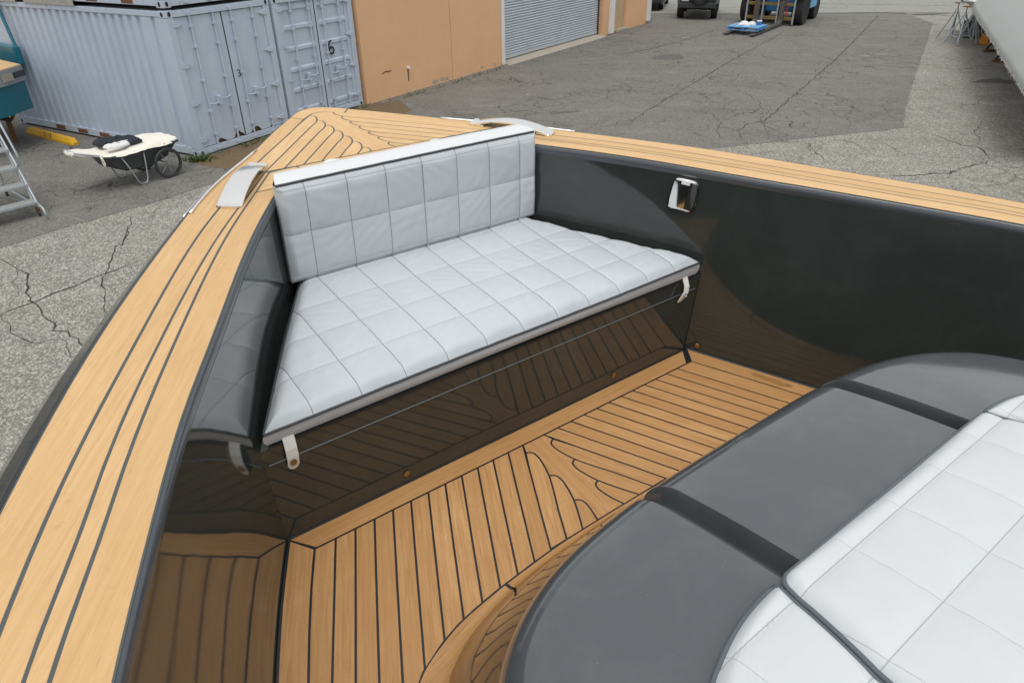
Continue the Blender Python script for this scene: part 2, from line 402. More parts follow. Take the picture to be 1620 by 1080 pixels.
# ------------------------------------------------------------------ mesh helpers
class MB:
    def __init__(s):
        s.v, s.f = [], []
    def add(s, vs, fs):
        o = len(s.v)
        s.v += [tuple(p) for p in vs]
        s.f += [tuple(i+o for i in f) for f in fs]
        return s
    def box(s, lo, hi, mat=None, bev=0.0):
        x0, y0, z0 = lo
        x1, y1, z1 = hi
        if bev > 0:
            bm = bmesh.new()
            bmesh.ops.create_cube(bm, size=1)
            for q in bm.verts:
                q.co = Vector(((x0+x1)/2+q.co.x*(x1-x0), (y0+y1)/2+q.co.y*(y1-y0), (z0+z1)/2+q.co.z*(z1-z0)))
            bmesh.ops.bevel(bm, geom=bm.edges[:], offset=bev, segments=2, affect='EDGES', profile=0.6)
            bm.verts.index_update()
            vs = [q.co.copy() for q in bm.verts]
            fs = [[q.index for q in f.verts] for f in bm.faces]
            bm.free()
        else:
            vs = [Vector(p) for p in ((x0,y0,z0),(x1,y0,z0),(x1,y1,z0),(x0,y1,z0),(x0,y0,z1),(x1,y0,z1),(x1,y1,z1),(x0,y1,z1))]
            fs = [(3,2,1,0),(4,5,6,7),(0,1,5,4),(1,2,6,5),(2,3,7,6),(3,0,4,7)]
        if mat is not None:
            vs = [mat @ Vector(p) for p in vs]
        return s.add(vs, fs)
    def tube(s, pts, r, n=8, caps=True, closed=False):
        pts = [Vector(p) for p in pts]
        N = len(pts)
        rr = r if isinstance(r, (list, tuple)) else [r]*N
        prev = None
        rings = []
        for i, p in enumerate(pts):
            if closed:
                d = pts[(i+1) % N]-pts[i-1]
            else:
                d = pts[min(i+1, N-1)]-pts[max(i-1, 0)]
            d.normalize()
            if prev is None:
                a = d.orthogonal().normalized()
            else:
                a = (prev-d*prev.dot(d))
                a = a.normalized() if a.length > 1e-6 else d.orthogonal().normalized()
            prev = a
            b = d.cross(a)
            rings.append([p+(a*math.cos(2*math.pi*k/n)+b*math.sin(2*math.pi*k/n))*rr[i] for k in range(n)])
        vs = [q for rg in rings for q in rg]
        fs = []
        for i in range(N if closed else N-1):
            j = (i+1) % N
            for k in range(n):
                k2 = (k+1) % n
                fs.append((i*n+k, i*n+k2, j*n+k2, j*n+k))
        if caps and not closed:
            fs.append(tuple(range(n-1, -1, -1)))
            fs.append(tuple((N-1)*n+k for k in range(n)))
        return s.add(vs, fs)
    def lathe(s, prof, c, axis, n=24):
        """prof: (radius, offset along axis)"""
        axis = Vector(axis).normalized()
        a = axis.orthogonal().normalized()
        b = axis.cross(a)
        c = Vector(c)
        vs, fs = [], []
        for r, h in prof:
            for k in range(n):
                t = 2*math.pi*k/n
                vs.append(c+axis*h+(a*math.cos(t)+b*math.sin(t))*r)
        for i in range(len(prof)-1):
            for k in range(n):
                k2 = (k+1) % n
                fs.append((i*n+k, i*n+k2, (i+1)*n+k2, (i+1)*n+k))
        fs.append(tuple(range(n-1, -1, -1)))
        fs.append(tuple((len(prof)-1)*n+k for k in range(n)))
        return s.add(vs, fs)
    def prism(s, poly, vec):
        """poly: list of 3D points (planar), extruded along vec"""
        n = len(poly)
        vec = Vector(vec)
        vs = [Vector(p) for p in poly]+[Vector(p)+vec for p in poly]
        fs = [tuple(range(n-1, -1, -1)), tuple(range(n, 2*n))]
        fs += [(i, (i+1) % n, n+(i+1) % n, n+i) for i in range(n)]
        return s.add(vs, fs)
    def grid(s, rows):
        """rows of equal length"""
        m = len(rows[0])
        vs = [p for r in rows for p in r]
        fs = [(i*m+j, i*m+j+1, (i+1)*m+j+1, (i+1)*m+j) for i in range(len(rows)-1) for j in range(m-1)]
        return s.add(vs, fs)
    def build(s, name, mat, parent=None, smooth=False, flipfix=True):
        me = bpy.data.meshes.new(name)
        me.from_pydata([tuple(p) for p in s.v], [], s.f)
        if flipfix:
            bm = bmesh.new()
            bm.from_mesh(me)
            bmesh.ops.recalc_face_normals(bm, faces=bm.faces[:])
            bm.to_mesh(me)
            bm.free()
        if smooth is not False:
            me.polygons.foreach_set("use_smooth", [True]*len(me.polygons))
            if smooth is not True:
                me.set_sharp_from_angle(angle=rad(smooth))
        me.materials.append(mat if not isinstance(mat, str) else M[mat])
        o = bpy.data.objects.new(name, me)
        COL.objects.link(o)
        if parent is not None:
            put(o, parent)
        return o

BASE = {}
def put(o, parent):
    o.parent = parent
    if parent.name in BASE:
        o.matrix_parent_inverse = Matrix.Translation(-Vector(BASE[parent.name]))

def tag(o, label=None, cat=None, group=None, kind=None):
    for k, v in (("label", label), ("category", cat), ("group", group), ("kind", kind)):
        if v:
            o[k] = v
    return o

def thing(name, label, cat, loc=(0, 0, 0), rz=0.0, group=None):
    o = bpy.data.objects.new(name, None)
    COL.objects.link(o)
    o.empty_display_size = 0.1
    o.location = loc
    o.rotation_euler = (0, 0, rz)
    return tag(o, label, cat, group)

# the boat sits bow-up on its blocks: boat frame (x starboard, y forward, z up from the cockpit sole)
BM = Matrix(((0.7993, -0.5953, 0.0818, 0.9213), (0.6008, 0.7945, -0.0884, 0.9869), (-0.0123, 0.1198, 0.9927, 2.0497), (0, 0, 0, 1)))
def bthing(name, label, cat, base, group=None):
    """a thing that stands in the boat: an Empty at its base; children are built in boat coordinates"""
    o = bpy.data.objects.new(name, None)
    COL.objects.link(o)
    o.empty_display_size = 0.1
    o.matrix_world = BM @ Matrix.Translation(Vector(base))
    BASE[o.name] = tuple(base)
    return tag(o, label, cat, group)

def spline(pts):
    """natural cubic through (t, value) sorted by t; returns a function, linear outside"""
    pts = sorted(pts)
    x = np.array([p[0] for p in pts], float)
    y = np.array([p[1] for p in pts], float)
    n = len(x)
    h = np.diff(x)
    A = np.zeros((n, n))
    r = np.zeros(n)
    A[0, 0] = A[-1, -1] = 1
    for i in range(1, n-1):
        A[i, i-1], A[i, i], A[i, i+1] = h[i-1], 2*(h[i-1]+h[i]), h[i]
        r[i] = 6*((y[i+1]-y[i])/h[i]-(y[i]-y[i-1])/h[i-1])
    m = np.linalg.solve(A, r)
    def fn(t):
        t = float(t)
        if t <= x[0]:
            s0 = (y[1]-y[0])/h[0]-h[0]*m[1]/6
            return float(y[0]+s0*(t-x[0]))
        if t >= x[-1]:
            s1 = (y[-1]-y[-2])/h[-1]+h[-1]*m[-2]/6
            return float(y[-1]+s1*(t-x[-1]))
        i = int(np.searchsorted(x, t)-1)
        i = max(0, min(n-2, i))
        a, b = x[i+1]-t, t-x[i]
        return float((m[i]*a**3+m[i+1]*b**3)/(6*h[i])+(y[i]/h[i]-m[i]*h[i]/6)*a+(y[i+1]/h[i]-m[i+1]*h[i]/6)*b)
    return fn

def clean(poly, eps=1e-4):
    out = []
    for p in poly:
        if not out or (abs(p[0]-out[-1][0])+abs(p[1]-out[-1][1])) > eps:
            out.append(p)
    if len(out) > 1 and abs(out[0][0]-out[-1][0])+abs(out[0][1]-out[-1][1]) < eps:
        out.pop()
    return out

def area(poly):
    return 0.5*sum(poly[i][0]*poly[(i+1) % len(poly)][1]-poly[(i+1) % len(poly)][0]*poly[i][1] for i in range(len(poly)))

def inset(poly, d):
    """mitred inset of a simple polygon (counter-clockwise), mitre limited"""
    n = len(poly)
    out = []
    for i in range(n):
        p0, p1, p2 = poly[i-1], poly[i], poly[(i+1) % n]
        a = Vector((p1[0]-p0[0], p1[1]-p0[1])).normalized()
        b = Vector((p2[0]-p1[0], p2[1]-p1[1])).normalized()
        na, nb = Vector((-a.y, a.x)), Vector((-b.y, b.x))
        m = na+nb
        if m.length < 0.25:
            m = na
            k = 1.0
        else:
            m.normalize()
            k = min(1/max(0.3, m.dot(na)), 2.6)
        out.append((p1[0]+m.x*d*k, p1[1]+m.y*d*k))
    return out

def clip(poly, fn):
    """keep the side of poly where fn(p) >= 0 (fn linear)"""
    out = []
    for i in range(len(poly)):
        p, q = poly[i], poly[(i+1) % len(poly)]
        a, b = fn(p), fn(q)
        if a >= 0:
            out.append(p)
        if (a >= 0) != (b >= 0):
            t = a/(a-b)
            out.append((p[0]+(q[0]-p[0])*t, p[1]+(q[1]-p[1])*t))
    return out

def plank(poly, zf, mat, parent, name="plank", seam=0.0036, th=0.009, bev=0.0007, lift=0.0):
    poly = clean(poly)
    if len(poly) < 3:
        return None
    if area(poly) < 0:
        poly = poly[::-1]
    if area(poly) < 2e-4:
        return None
    a = clean(inset(poly, seam))
    lift += random.uniform(-0.00025, 0.00025)
    if area(a) < 1e-4:
        return None
    b = inset(a, bev)
    n = len(a)
    vs = [(x, y, zf(x, y)-th+lift) for x, y in a]+[(x, y, zf(x, y)-bev+lift) for x, y in a]+[(x, y, zf(x, y)+lift) for x, y in b]
    fs = []
    for k in (0, 1):
        fs += [(k*n+i, k*n+(i+1) % n, (k+1)*n+(i+1) % n, (k+1)*n+i) for i in range(n)]
    if n > 24 and name == "king_plank":
        from mathutils.geometry import tessellate_polygon
        fs += [tuple(2*n+i for i in t) for t in tessellate_polygon([[Vector((x, y, 0)) for x, y in b]])]
    else:
        fs.append(tuple(2*n+i for i in range(n)))
    return MB().add(vs, fs).build(name, mat, parent)

def bez(p0, p1, p2, p3, n=10, t0=0.0, t1=1.0):
    out = []
    for i in range(n+1):
        t = t0+(t1-t0)*i/n
        a, b, c, d = (1-t)**3, 3*(1-t)**2*t, 3*(1-t)*t*t, t**3
        out.append((a*p0[0]+b*p1[0]+c*p2[0]+d*p3[0], a*p0[1]+b*p1[1]+c*p2[1]+d*p3[1]))
    return out
def arange(a, b, n):
    return [a+(b-a)*i/n for i in range(n+1)]

# ------------------------------------------------------------------ ground
def sheet(name, poly, z, mat, kind='structure', parent=None):
    o = MB().add([(x, y, z) for x, y in poly], [tuple(range(len(poly)))]).build(name, mat, parent, flipfix=False)
    if o.data.polygons[0].normal.z < 0:
        o.data.flip_normals()
    if parent is None:
        tag(o, kind=kind)
    return o

ground = sheet("ground", [(-150, -120), (150, -120), (150, 220), (-150, 220)], 0.0, 'asphalt_pale')
patch_poly = [(-13.5, 1.0), (-10.0, 5.7), (-7.29, 9.27), (-6.67, 10.155), (-5.95, 10.95), (-5.2, 12.02), (-4.0, 12.75), (-1.5, 12.9), (1.5, 13.15), (4.305, 13.746),
              (5.70, 14.168), (8.361, 14.948), (9.4, 16.9), (10.904, 19.587), (14.0, 25.0), (17.049, 30.373), (17.40, 31.1), (17.9, 34.6), (12.87, 34.9), (0, 36.5), (-20, 40), (-40, 30), (-30, 0)]
rp = random.Random(21)
rag = []
for (x0, y0), (x1, y1) in zip(patch_poly, patch_poly[1:]+patch_poly[:1]):
    n = max(1, int(math.hypot(x1-x0, y1-y0)/0.22)) if (y0 < 32 and -11 < x0 < 18.5) else 1
    for i in range(n):
        t = i/n
        k = 0.0 if i == 0 else 1.0
        rag.append((x0+(x1-x0)*t+rp.gauss(0, 0.012)*k, y0+(y1-y0)*t+rp.gauss(0, 0.012)*k))
patch = sheet("asphalt_patch", rag, 0.004, 'asphalt_dark')
tag(patch, label="dark cracked asphalt patch across the yard")
road = sheet("road", [(-60, 42.5), (0, 36.6), (12.87, 34.8), (17.2, 34.72), (20.4, 34.0), (60, 28.0), (90, 70), (-60, 90)], 0.008, 'asphalt_road')

def crack(pts, w, z, parent, name="crack", jit=0.035, seg=0.12):
    rnd = random.Random(int(abs(pts[0][0]*977+pts[0][1]*131)))
    path = []
    for (x0, y0), (x1, y1) in zip(pts[:-1], pts[1:]):
        L = math.hypot(x1-x0, y1-y0)
        n = max(2, int(L/seg))
        for i in range(n):
            t = i/n
            path.append((x0+(x1-x0)*t+rnd.uniform(-jit, jit), y0+(y1-y0)*t+rnd.uniform(-jit, jit)))
    path.append(pts[-1])
    vs, fs = [], []
    for i, p in enumerate(path):
        q0, q1 = path[max(0, i-1)], path[min(len(path)-1, i+1)]
        d = Vector((q1[0]-q0[0], q1[1]-q0[1])).normalized()
        taper = min(1.0, 0.25+min(i, len(path)-1-i)/6)
        ww = w*rnd.uniform(0.25, 1.05)*taper/2
        vs += [(p[0]-d.y*ww, p[1]+d.x*ww, z), (p[0]+d.y*ww, p[1]-d.x*ww, z)]
    fs = [(2*i, 2*i+1, 2*i+3, 2*i+2) for i in range(len(path)-1)]
    o = MB().add(vs, fs).build(name, 'crack', parent, flipfix=False)
    return o

def gpx(u, v, z=0.0):
    """a point of the yard seen in the photograph -> its place on the ground"""
    d = right*(u-810)+(-up)*(v-540)+_f*FPX
    s = (z-CAM_H)/d.z
    return (d.x*s, d.y*s)

Z4 = lambda x, y: gpx(x/2.7, 350+y/2.7)
Z3 = lambda x, y: gpx(1020+x/2.7, y/2.7)
for pts, w in [
    ([Z4(-260, 520), Z4(0, 405), Z4(150, 340), Z4(330, 270), Z4(600, 165)], 0.035),
    ([Z4(-60, 150), Z4(10, 165), Z4(60, 190), Z4(130, 235), Z4(110, 290), Z4(130, 345), Z4(190, 380), Z4(215, 440), Z4(240, 465), Z4(310, 490), Z4(345, 520), Z4(400, 560)], 0.028),
    ([Z4(560, -5), Z4(540, 40), Z4(530, 100), Z4(490, 110), Z4(480, 160), Z4(465, 215), Z4(430, 245), Z4(440, 310), Z4(445, 370), Z4(470, 420)], 0.022),
    ([Z4(20, 400), Z4(45, 470), Z4(130, 520), Z4(230, 510), Z4(300, 505)], 0.018),
    ([Z4(0, 470), Z4(60, 455), Z4(120, 440), Z4(190, 425)], 0.012),
    ([Z4(75, 190), Z4(60, 260), Z4(85, 300), Z4(40, 360)], 0.012),
    ([Z4(300, 400), Z4(370, 385), Z4(430, 390), Z4(520, 370)], 0.012),
    ([Z4(455, 260), Z4(490, 290), Z4(470, 330)], 0.012),
    ([Z4(130, 235), Z4(220, 215), Z4(300, 225)], 0.010),
    ([Z4(220, 450), Z4(300, 560), Z4(310, 620)], 0.012),
    ([gpx(207, 337), gpx(209, 352), gpx(202, 370), gpx(181, 393)], 0.022),
    ([gpx(252, 325), gpx(240, 345), gpx(225, 352)], 0.014),
    ([Z3(1050, 755), Z3(1200, 745), Z3(1300, 740), Z3(1370, 715), Z3(1490, 685)], 0.055),
    ([Z3(1490, 685), Z3(1450, 650), Z3(1420, 625), Z3(1370, 625), Z3(1180, 560)], 0.036),
    ([Z3(1490, 685), Z3(1560, 710), Z3(1640, 735)], 0.036),
    ([Z3(1420, 620), Z3(1430, 590), Z3(1410, 565), Z3(1440, 520)], 0.03),
    ([Z3(1300, 740), Z3(1280, 770)], 0.015),
    ([Z3(1420, 600), Z3(1530, 620), Z3(1640, 640)], 0.012),
    ([Z3(690, 605), Z3(740, 660), Z3(790, 700)], 0.018),
    ([Z3(1140, 275), Z3(1300, 280), Z3(1450, 285), Z3(1560, 300)], 0.025),
    ([Z3(1130, 385), Z3(1300, 380), Z3(1480, 375)], 0.018),
]:
    crack(pts, w, 0.003, ground)
for pts, w in [
    ([Z3(-60, 520), Z3(0, 480), Z3(100, 420), Z3(370, 260), Z3(590, 140)], 0.040),
    ([Z3(500, 530), Z3(600, 440), Z3(800, 270), Z3(900, 170), Z3(1000, 65)], 0.040),
    ([Z3(-130, 240), Z3(0, 215), Z3(150, 180), Z3(330, 120)], 0.05),
    ([Z3(330, 600), Z3(310, 560), Z3(330, 530), Z3(290, 490), Z3(200, 470)], 0.022),
    ([Z3(500, 530), Z3(560, 560), Z3(640, 590)], 0.022),
    ([Z3(420, 600), Z3(400, 560), Z3(440, 530), Z3(500, 520), Z3(520, 560), Z3(600, 580)], 0.020),
    ([Z3(200, 440), Z3(300, 400), Z3(420, 390), Z3(480, 430), Z3(520, 490)], 0.016),
    ([Z3(880, 540), Z3(860, 500), Z3(890, 460), Z3(860, 430)], 0.016),
    ([gpx(190, 312), gpx(150, 318), gpx(90, 325)], 0.02),
    ([gpx(75, 303), gpx(97, 313)], 0.03),
    ([Z3(400, 330), Z3(480, 360), Z3(560, 350), Z3(640, 380)], 0.016),
]:
    crack(pts, w, 0.0065, patch)
for pts, w in [([gpx(1200, 5), gpx(1400, 8), gpx(1540, 11)], 0.09), ([gpx(1245, 22), gpx(1400, 21), gpx(1530, 27)], 0.10)]:
    crack(pts, w, 0.0105, road, jit=0.02)
# dark blotches and chalk marks lying on the yard
def blob(name, c, rx, ry, z, mat, parent, rot=0.0, seed=1):
    rnd = random.Random(seed)
    n = 22
    ph = [rnd.uniform(0, 6.28) for _ in range(3)]
    pts = []
    for i in range(n):
        a = 2*math.pi*i/n
        k = 1+0.18*math.sin(2*a+ph[0])+0.12*math.sin(3*a+ph[1])+0.08*math.sin(5*a+ph[2])
        x, y = rx*k*math.cos(a), ry*k*math.sin(a)
        pts.append((c[0]+x*math.cos(rot)-y*math.sin(rot), c[1]+x*math.sin(rot)+y*math.cos(rot), z))
    return MB().add(pts, [tuple(range(n))]).build(name, mat, parent, flipfix=False)
for i, (u, v, rx, ry, par, z) in enumerate([(1058, 91, 0.65, 0.4, patch, 0.0062), (1566, 128, 0.45, 0.22, ground, 0.0035), (1590, 130, 0.3, 0.2, ground, 0.004), (895, 178, 0.3, 0.12, patch, 0.0062),
                                              (1480, 22, 1.2, 0.35, patch, 0.0066)]):
    blob("dark_blotch", gpx(u, v), rx, ry, z, 'blotch', par, 0.3, i)  # irregular patches of darker ground
for i, (u, v, rx, ry, par, z) in enumerate([(1367, 89, 0.18, 0.05, patch, 0.007), (1394, 86, 0.20, 0.05, patch, 0.007), (1350, 44, 0.12, 0.04, patch, 0.007), (1084, 60, 0.14, 0.04, patch, 0.007), (1138, 61, 0.10, 0.04, patch, 0.007),
                                              (1608, 162, 0.10, 0.04, ground, 0.004), (835, 150, 0.06, 0.03, patch, 0.007), (1290, 160, 0.04, 0.03, patch, 0.007)]):
    blob("litter", gpx(u, v), rx, ry, z, 'mark', par, 0.2, 40+i)
chalk = [gpx(78, 337), gpx(100, 341), gpx(140, 351)]
o = crack(chalk, 0.03, 0.0068, patch, name="chalk_line", jit=0.01)
o.data.materials[0] = M['mark']

# soil and weeds along the foot of the containers
dirt = sheet("soil", [(-6.1, 13.3), (-5.6, 12.95), (-5.0, 12.75), (-4.4, 13.6), (-3.3, 15.4), (-2.3, 17.2), (-2.7, 18.2), (-3.6, 17.95), (-4.8, 15.8)], 0.0075, 'dirt')
vs_, fs_ = [], []
rw = random.Random(3)
for i in range(420):
    t = rw.random()
    side = rw.random()
    if side < 0.45:
        bx, by = -5.98+rw.gauss(0, 0.12), 13.42+rw.gauss(0, 0.08)
    elif side < 0.75:
        bx, by = -5.9+t*2.4+rw.gauss(0.05, 0.07), 13.45+t*4.3+rw.gauss(0, 0.07)
    else:
        bx, by = -3.3+t*3.0+rw.gauss(0.12, 0.04), 17.9+t*4.6+rw.gauss(-0.1, 0.04)
    hgt = rw.uniform(0.03, 0.13)
    a = rw.uniform(0, 6.28)
    w = rw.uniform(0.006, 0.02)
    lx, ly = math.cos(a)*w, math.sin(a)*w
    dx, dy = rw.gauss(0, 0.05), rw.gauss(0, 0.05)
    k = len(vs_)
    vs_ += [(bx-lx, by-ly, 0.007), (bx+lx, by+ly, 0.007), (bx+dx+lx*0.6, by+dy+ly*0.6, hgt*0.7), (bx+dx*1.6, by+dy*1.6, hgt)]
    fs_ += [(k, k+1, k+2), (k, k+2, k+3)]
weeds = MB().add(vs_, fs_).build("weeds", 'weed', flipfix=False)
tag(weeds, "low green weeds along the foot of the containers and wall", "weeds", kind='stuff')

# ------------------------------------------------------------------ shipping containers
CYAW = rad(60.348)
CW, CL, CH = 2.438, 6.058, 2.591
def corner_casting(root, x, y, z, fx, fy):
    """fx, fy: -1/+1 outward directions; steel block 178 x 162 x 118 with its oval holes"""
    sx, sy, sz = 0.162, 0.178, 0.118
    lo = (x if fx < 0 else x-sx, y if fy < 0 else y-sy, z)
    hi = (lo[0]+sx, lo[1]+sy, z+sz)
    e = 0.004
    c = MB().box((lo[0]-e, lo[1]-e, lo[2]), (hi[0]+e, hi[1]+e, hi[2]), bev=0.008).build("corner_casting", 'cont', root)
    for ax in (0, 1):
        h = MB()
        n = 14
        cy = (lo[1]+hi[1])/2 if ax == 0 else (lo[0]+hi[0])/2
        pl_ = (lo[0] if fx < 0 else hi[0]) if ax == 0 else (lo[1] if fy < 0 else hi[1])
        out = (fx if ax == 0 else fy)
        pts = []
        for k in range(n):
            a = 2*math.pi*k/n
            q, w_ = cy+math.cos(a)*0.032, z+sz/2+math.sin(a)*0.042
            pts.append((pl_+out*(e+0.001), q, w_) if ax == 0 else (q, pl_+out*(e+0.001), w_))
        h.prism(pts, (out*0.002, 0, 0) if ax == 0 else (0, out*0.002, 0))
        h.build("hole", 'black', c)

def container(name, label, loc, group, ribbed_doors, side=True):
    root = thing(name, label, "container", loc, CYAW, group)
    for (x, fx) in ((0, -1), (CW, 1)):
        for (y, fy) in ((0, -1), (CL, 1)):
            for z in (0.0, CH-0.118):
                corner_casting(root, x, y, z, fx, fy)
            px = x if fx < 0 else x-0.16
            py = y if fy < 0 else y-0.16
            MB().box((px, py, 0.118), (px+0.16, py+0.16, CH-0.118), bev=0.012).build("corner_post", 'cont', root)
    # corrugated long sides
    def corr(xface, out):
        ys, prof = [], []
        y = 0.16
        ys.append((y, 0.0))
        y += 0.17
        ys += [(y, 0.0), (y+0.022, 0.045), (y+0.10, 0.045), (y+0.122, 0.0)]
        y += 0.40
        ys += [(y, 0.0)]
        while y < CL-0.75:
            ys += [(y+0.022, 0.045), (y+0.117, 0.045), (y+0.139, 0.0), (y+0.245, 0.0)]
            y += 0.245
        y += 0.38
        ys += [(y, 0.0), (y+0.03, 0.03), (y+0.10, 0.03), (y+0.13, 0.0), (CL-0.16, 0.0)]
        x0 = xface+(-out)*0.012
        rows = [[(x0-out*d, yy, z) for yy, d in ys] for z in (0.16, 0.9, 1.7, CH-0.10)]
        MB().grid(rows).build("side_panel", 'cont', root, flipfix=False)
    corr(0.0, -1)
    corr(CW, 1)
    for x in (0.0, CW-0.06):
        MB().box((x, 0.16, CH-0.10), (x+0.06, CL-0.16, CH-0.012), bev=0.006).build("top_rail", 'cont', root)
        b = MB().box((x, 0.18, 0.03), (x+0.05, CL-0.18, 0.17), bev=0.006)
        rail = b.build("bottom_rail", 'cont', root)
        if x == 0.0:
            for y in (0.8, 1.85, 2.75, 3.5, 4.3):        # fork pockets
                MB().box((-0.002, y, 0.045), (0.006, y+0.34, 0.135)).build("fork_pocket", 'rust', rail)
    MB().box((0.06, 0.06, CH-0.03), (CW-0.06, CL-0.06, CH-0.012)).build("roof", 'cont', root)
    MB().box((0.05, 0.10, 0.10), (CW-0.05, CL-0.05, 0.14)).build("floor_frame", 'rust', root)
    MB().box((0.16, CL-0.05, 0.14), (CW-0.16, CL-0.03, CH-0.12)).build("end_panel", 'cont', root)
    MB().box((0.164, 0.0, CH-0.118), (CW-0.164, 0.10, CH-0.010), bev=0.006).build("door_header", 'cont', root)
    MB().box((0.164, 0.0, 0.02), (CW-0.164, 0.10, 0.135), bev=0.006).build("door_sill", 'cont', root)
    half = (CW-0.32)/2
    for k in (0, 1):
        x0 = 0.165+k*half+0.004
        x1 = x0+half-0.012
        z0, z1 = 0.15, CH-0.13
        if ribbed_doors:
            d = MB().box((x0, 0.055, z0), (x1, 0.085, z1))
            d.box((x0, 0.03, z0), (x0+0.09, 0.055, z1)).box((x1-0.09, 0.03, z0), (x1, 0.055, z1))
            door = d.build("door", 'cont', root)
            for zz in (0.28, 0.72, 1.14, 1.56, 1.98, 2.36):
                MB().prism([(x0+0.09, 0.056, zz-0.06), (x0+0.09, 0.030, zz-0.03), (x0+0.09, 0.030, zz+0.03), (x0+0.09, 0.056, zz+0.06)], (x1-x0-0.18, 0, 0)).build("door_rib", 'cont', door)
        else:
            d = MB()
            # flat plate with rusted-through holes along its foot
            rr = random.Random(11+k)
            n = 26
            cutz = []
            for i in range(n+1):
                t = i/n
                hole = 0.0
                if k == 0:
                    hole = max(0, 1-abs(t-0.42)/0.14)*0.09+max(0, 1-abs(t-0.86)/0.14)*0.16
                else:
                    hole = max(0, 1-abs(t-0.30)/0.16)*0.15*(1 if t < 0.40 else 0.2)+max(0, 1-abs(t-0.72)/0.05)*0.07
                cutz.append(z0+hole*rr.uniform(0.7, 1.15) if hole > 0.01 else z0)
            rows = [[(x0+(x1-x0)*i/n, 0.03, cutz[i]) for i in range(n+1)], [(x0+(x1-x0)*i/n, 0.03, z1) for i in range(n+1)]]
            d.grid(rows)
            rows2 = [[(x0+(x1-x0)*i/n, 0.034, cutz[i]) for i in range(n+1)], [(x0+(x1-x0)*i/n, 0.034, z1) for i in range(n+1)]]
            d.grid(rows2)
            door = d.build("door", 'cont', root, flipfix=False)
            MB().box((x0+0.01, 0.09, z0), (x1-0.01, 0.10, z0+0.4)).build("inner_lining", 'rust', door)
        MB().box((x0-0.004 if k else x1, 0.026, z0), (x0+0.012 if k else x1+0.012, 0.032, z1)).build("gasket", 'darkgrey', door)
        for q in ((0.30, 0.80) if not k else (0.20, 0.70)):
            xr = x0+(x1-x0)*q
            rod = MB().tube([(xr, -0.012, 0.06), (xr, -0.012, CH-0.07)], 0.017, 8).build("lock_rod", 'cont', door, smooth=40)
            for zz in (0.075, CH-0.085):
                MB().box((xr-0.05, -0.035, zz-0.025), (xr+0.05, 0.01, zz+0.025)).build("rod_cam", 'cont', door)
            for zz in (0.35, 0.78, 1.35, 1.95, 2.3):
                MB().box((xr-0.03, -0.036, zz-0.02), (xr+0.03, 0.03, zz+0.02)).build("rod_bracket", 'cont', door)
            hx = xr-0.26 if q > 0.5 else xr+0.26
            hz = 0.92+0.06*(q > 0.5)
            h = MB().tube([(xr, -0.03, hz), ((xr+hx)/2, -0.045, hz-0.02), (hx, -0.045, hz+0.01)], 0.012, 6)
            h.box((hx-0.05, -0.055, hz-0.05), (hx+0.03, 0.03, hz+0.05), bev=0.006)
            h.build("door_handle", 'cont', door)
        xe = x0 if k == 0 else x1
        sgn = 1 if k == 0 else -1
        for zz in (0.30, 0.98, 1.66, 2.36):
            MB().prism([(xe-sgn*0.07, -0.012, zz-0.045), (xe+sgn*0.03, -0.012, zz-0.045), (xe+sgn*0.15, -0.006, zz), (xe+sgn*0.03, -0.012, zz+0.045), (xe-sgn*0.07, -0.012, zz+0.045)], (0, 0.024, 0)).build("hinge", 'cont', door)
    return root

CO = Vector((-6.034, 13.562, 0))
ca, cb = Vector((math.cos(CYAW), math.sin(CYAW), 0)), Vector((-math.sin(CYAW), math.cos(CYAW), 0))
grp = "pale blue steel shipping containers"
c1 = container("shipping_container", "pale blue container with flat rusted doors marked with a small 3", CO+Vector((0, 0, 0.02)), grp, False)
c2 = container("shipping_container", "pale blue container with ribbed doors marked with a big black 6", CO+ca*(CW+0.074)+Vector((0, 0, 0.02)), grp, True)
c3 = container("shipping_container", "upper pale blue container stacked on the one marked 3, only its foot in view", CO+cb*0.02+ca*0.02+Vector((0, 0, CH+0.055)), grp, False)
for r_, z in ((c1, 0), (c2, 0)):
    r_.location.z = 0.012

def stroke(name, pts, w, root, y, mat='ink'):
    """brush lettering on a container end: a flat ribbon just proud of the door"""
    vs, fs = [], []
    for i, p in enumerate(pts):
        a, b = pts[max(0, i-1)], pts[min(len(pts)-1, i+1)]
        d = Vector((b[0]-a[0], b[1]-a[1])).normalized()
        ww = w/2*(0.6 if i in (0, len(pts)-1) else 1)
        vs += [(p[0]-d.y*ww, y, p[1]+d.x*ww), (p[0]+d.y*ww, y, p[1]-d.x*ww)]
    fs = [(2*i, 2*i+1, 2*i+3, 2*i+2) for i in range(len(pts)-1)]
    return MB().add(vs, fs).build(name, mat, root, flipfix=False)
six = [(0.13, 0.40), (0.06, 0.36), (0.02, 0.27), (0.00, 0.15), (0.03, 0.04), (0.09, 0.0), (0.15, 0.03), (0.17, 0.11), (0.14, 0.18), (0.08, 0.20), (0.03, 0.14), (0.015, 0.10)]
stroke("painted_number", [(1.50+x*1.05, 1.30+z*0.72) for x, z in six], 0.048, c2, 0.024)
three = [(0.0, 0.10), (0.03, 0.12), (0.055, 0.10), (0.05, 0.07), (0.02, 0.06), (0.05, 0.05), (0.06, 0.02), (0.03, 0.0), (0.0, 0.015)]
stroke("painted_number", [(1.335+x*1.3, 1.27+z*1.1) for x, z in three], 0.02, c1, 0.026)
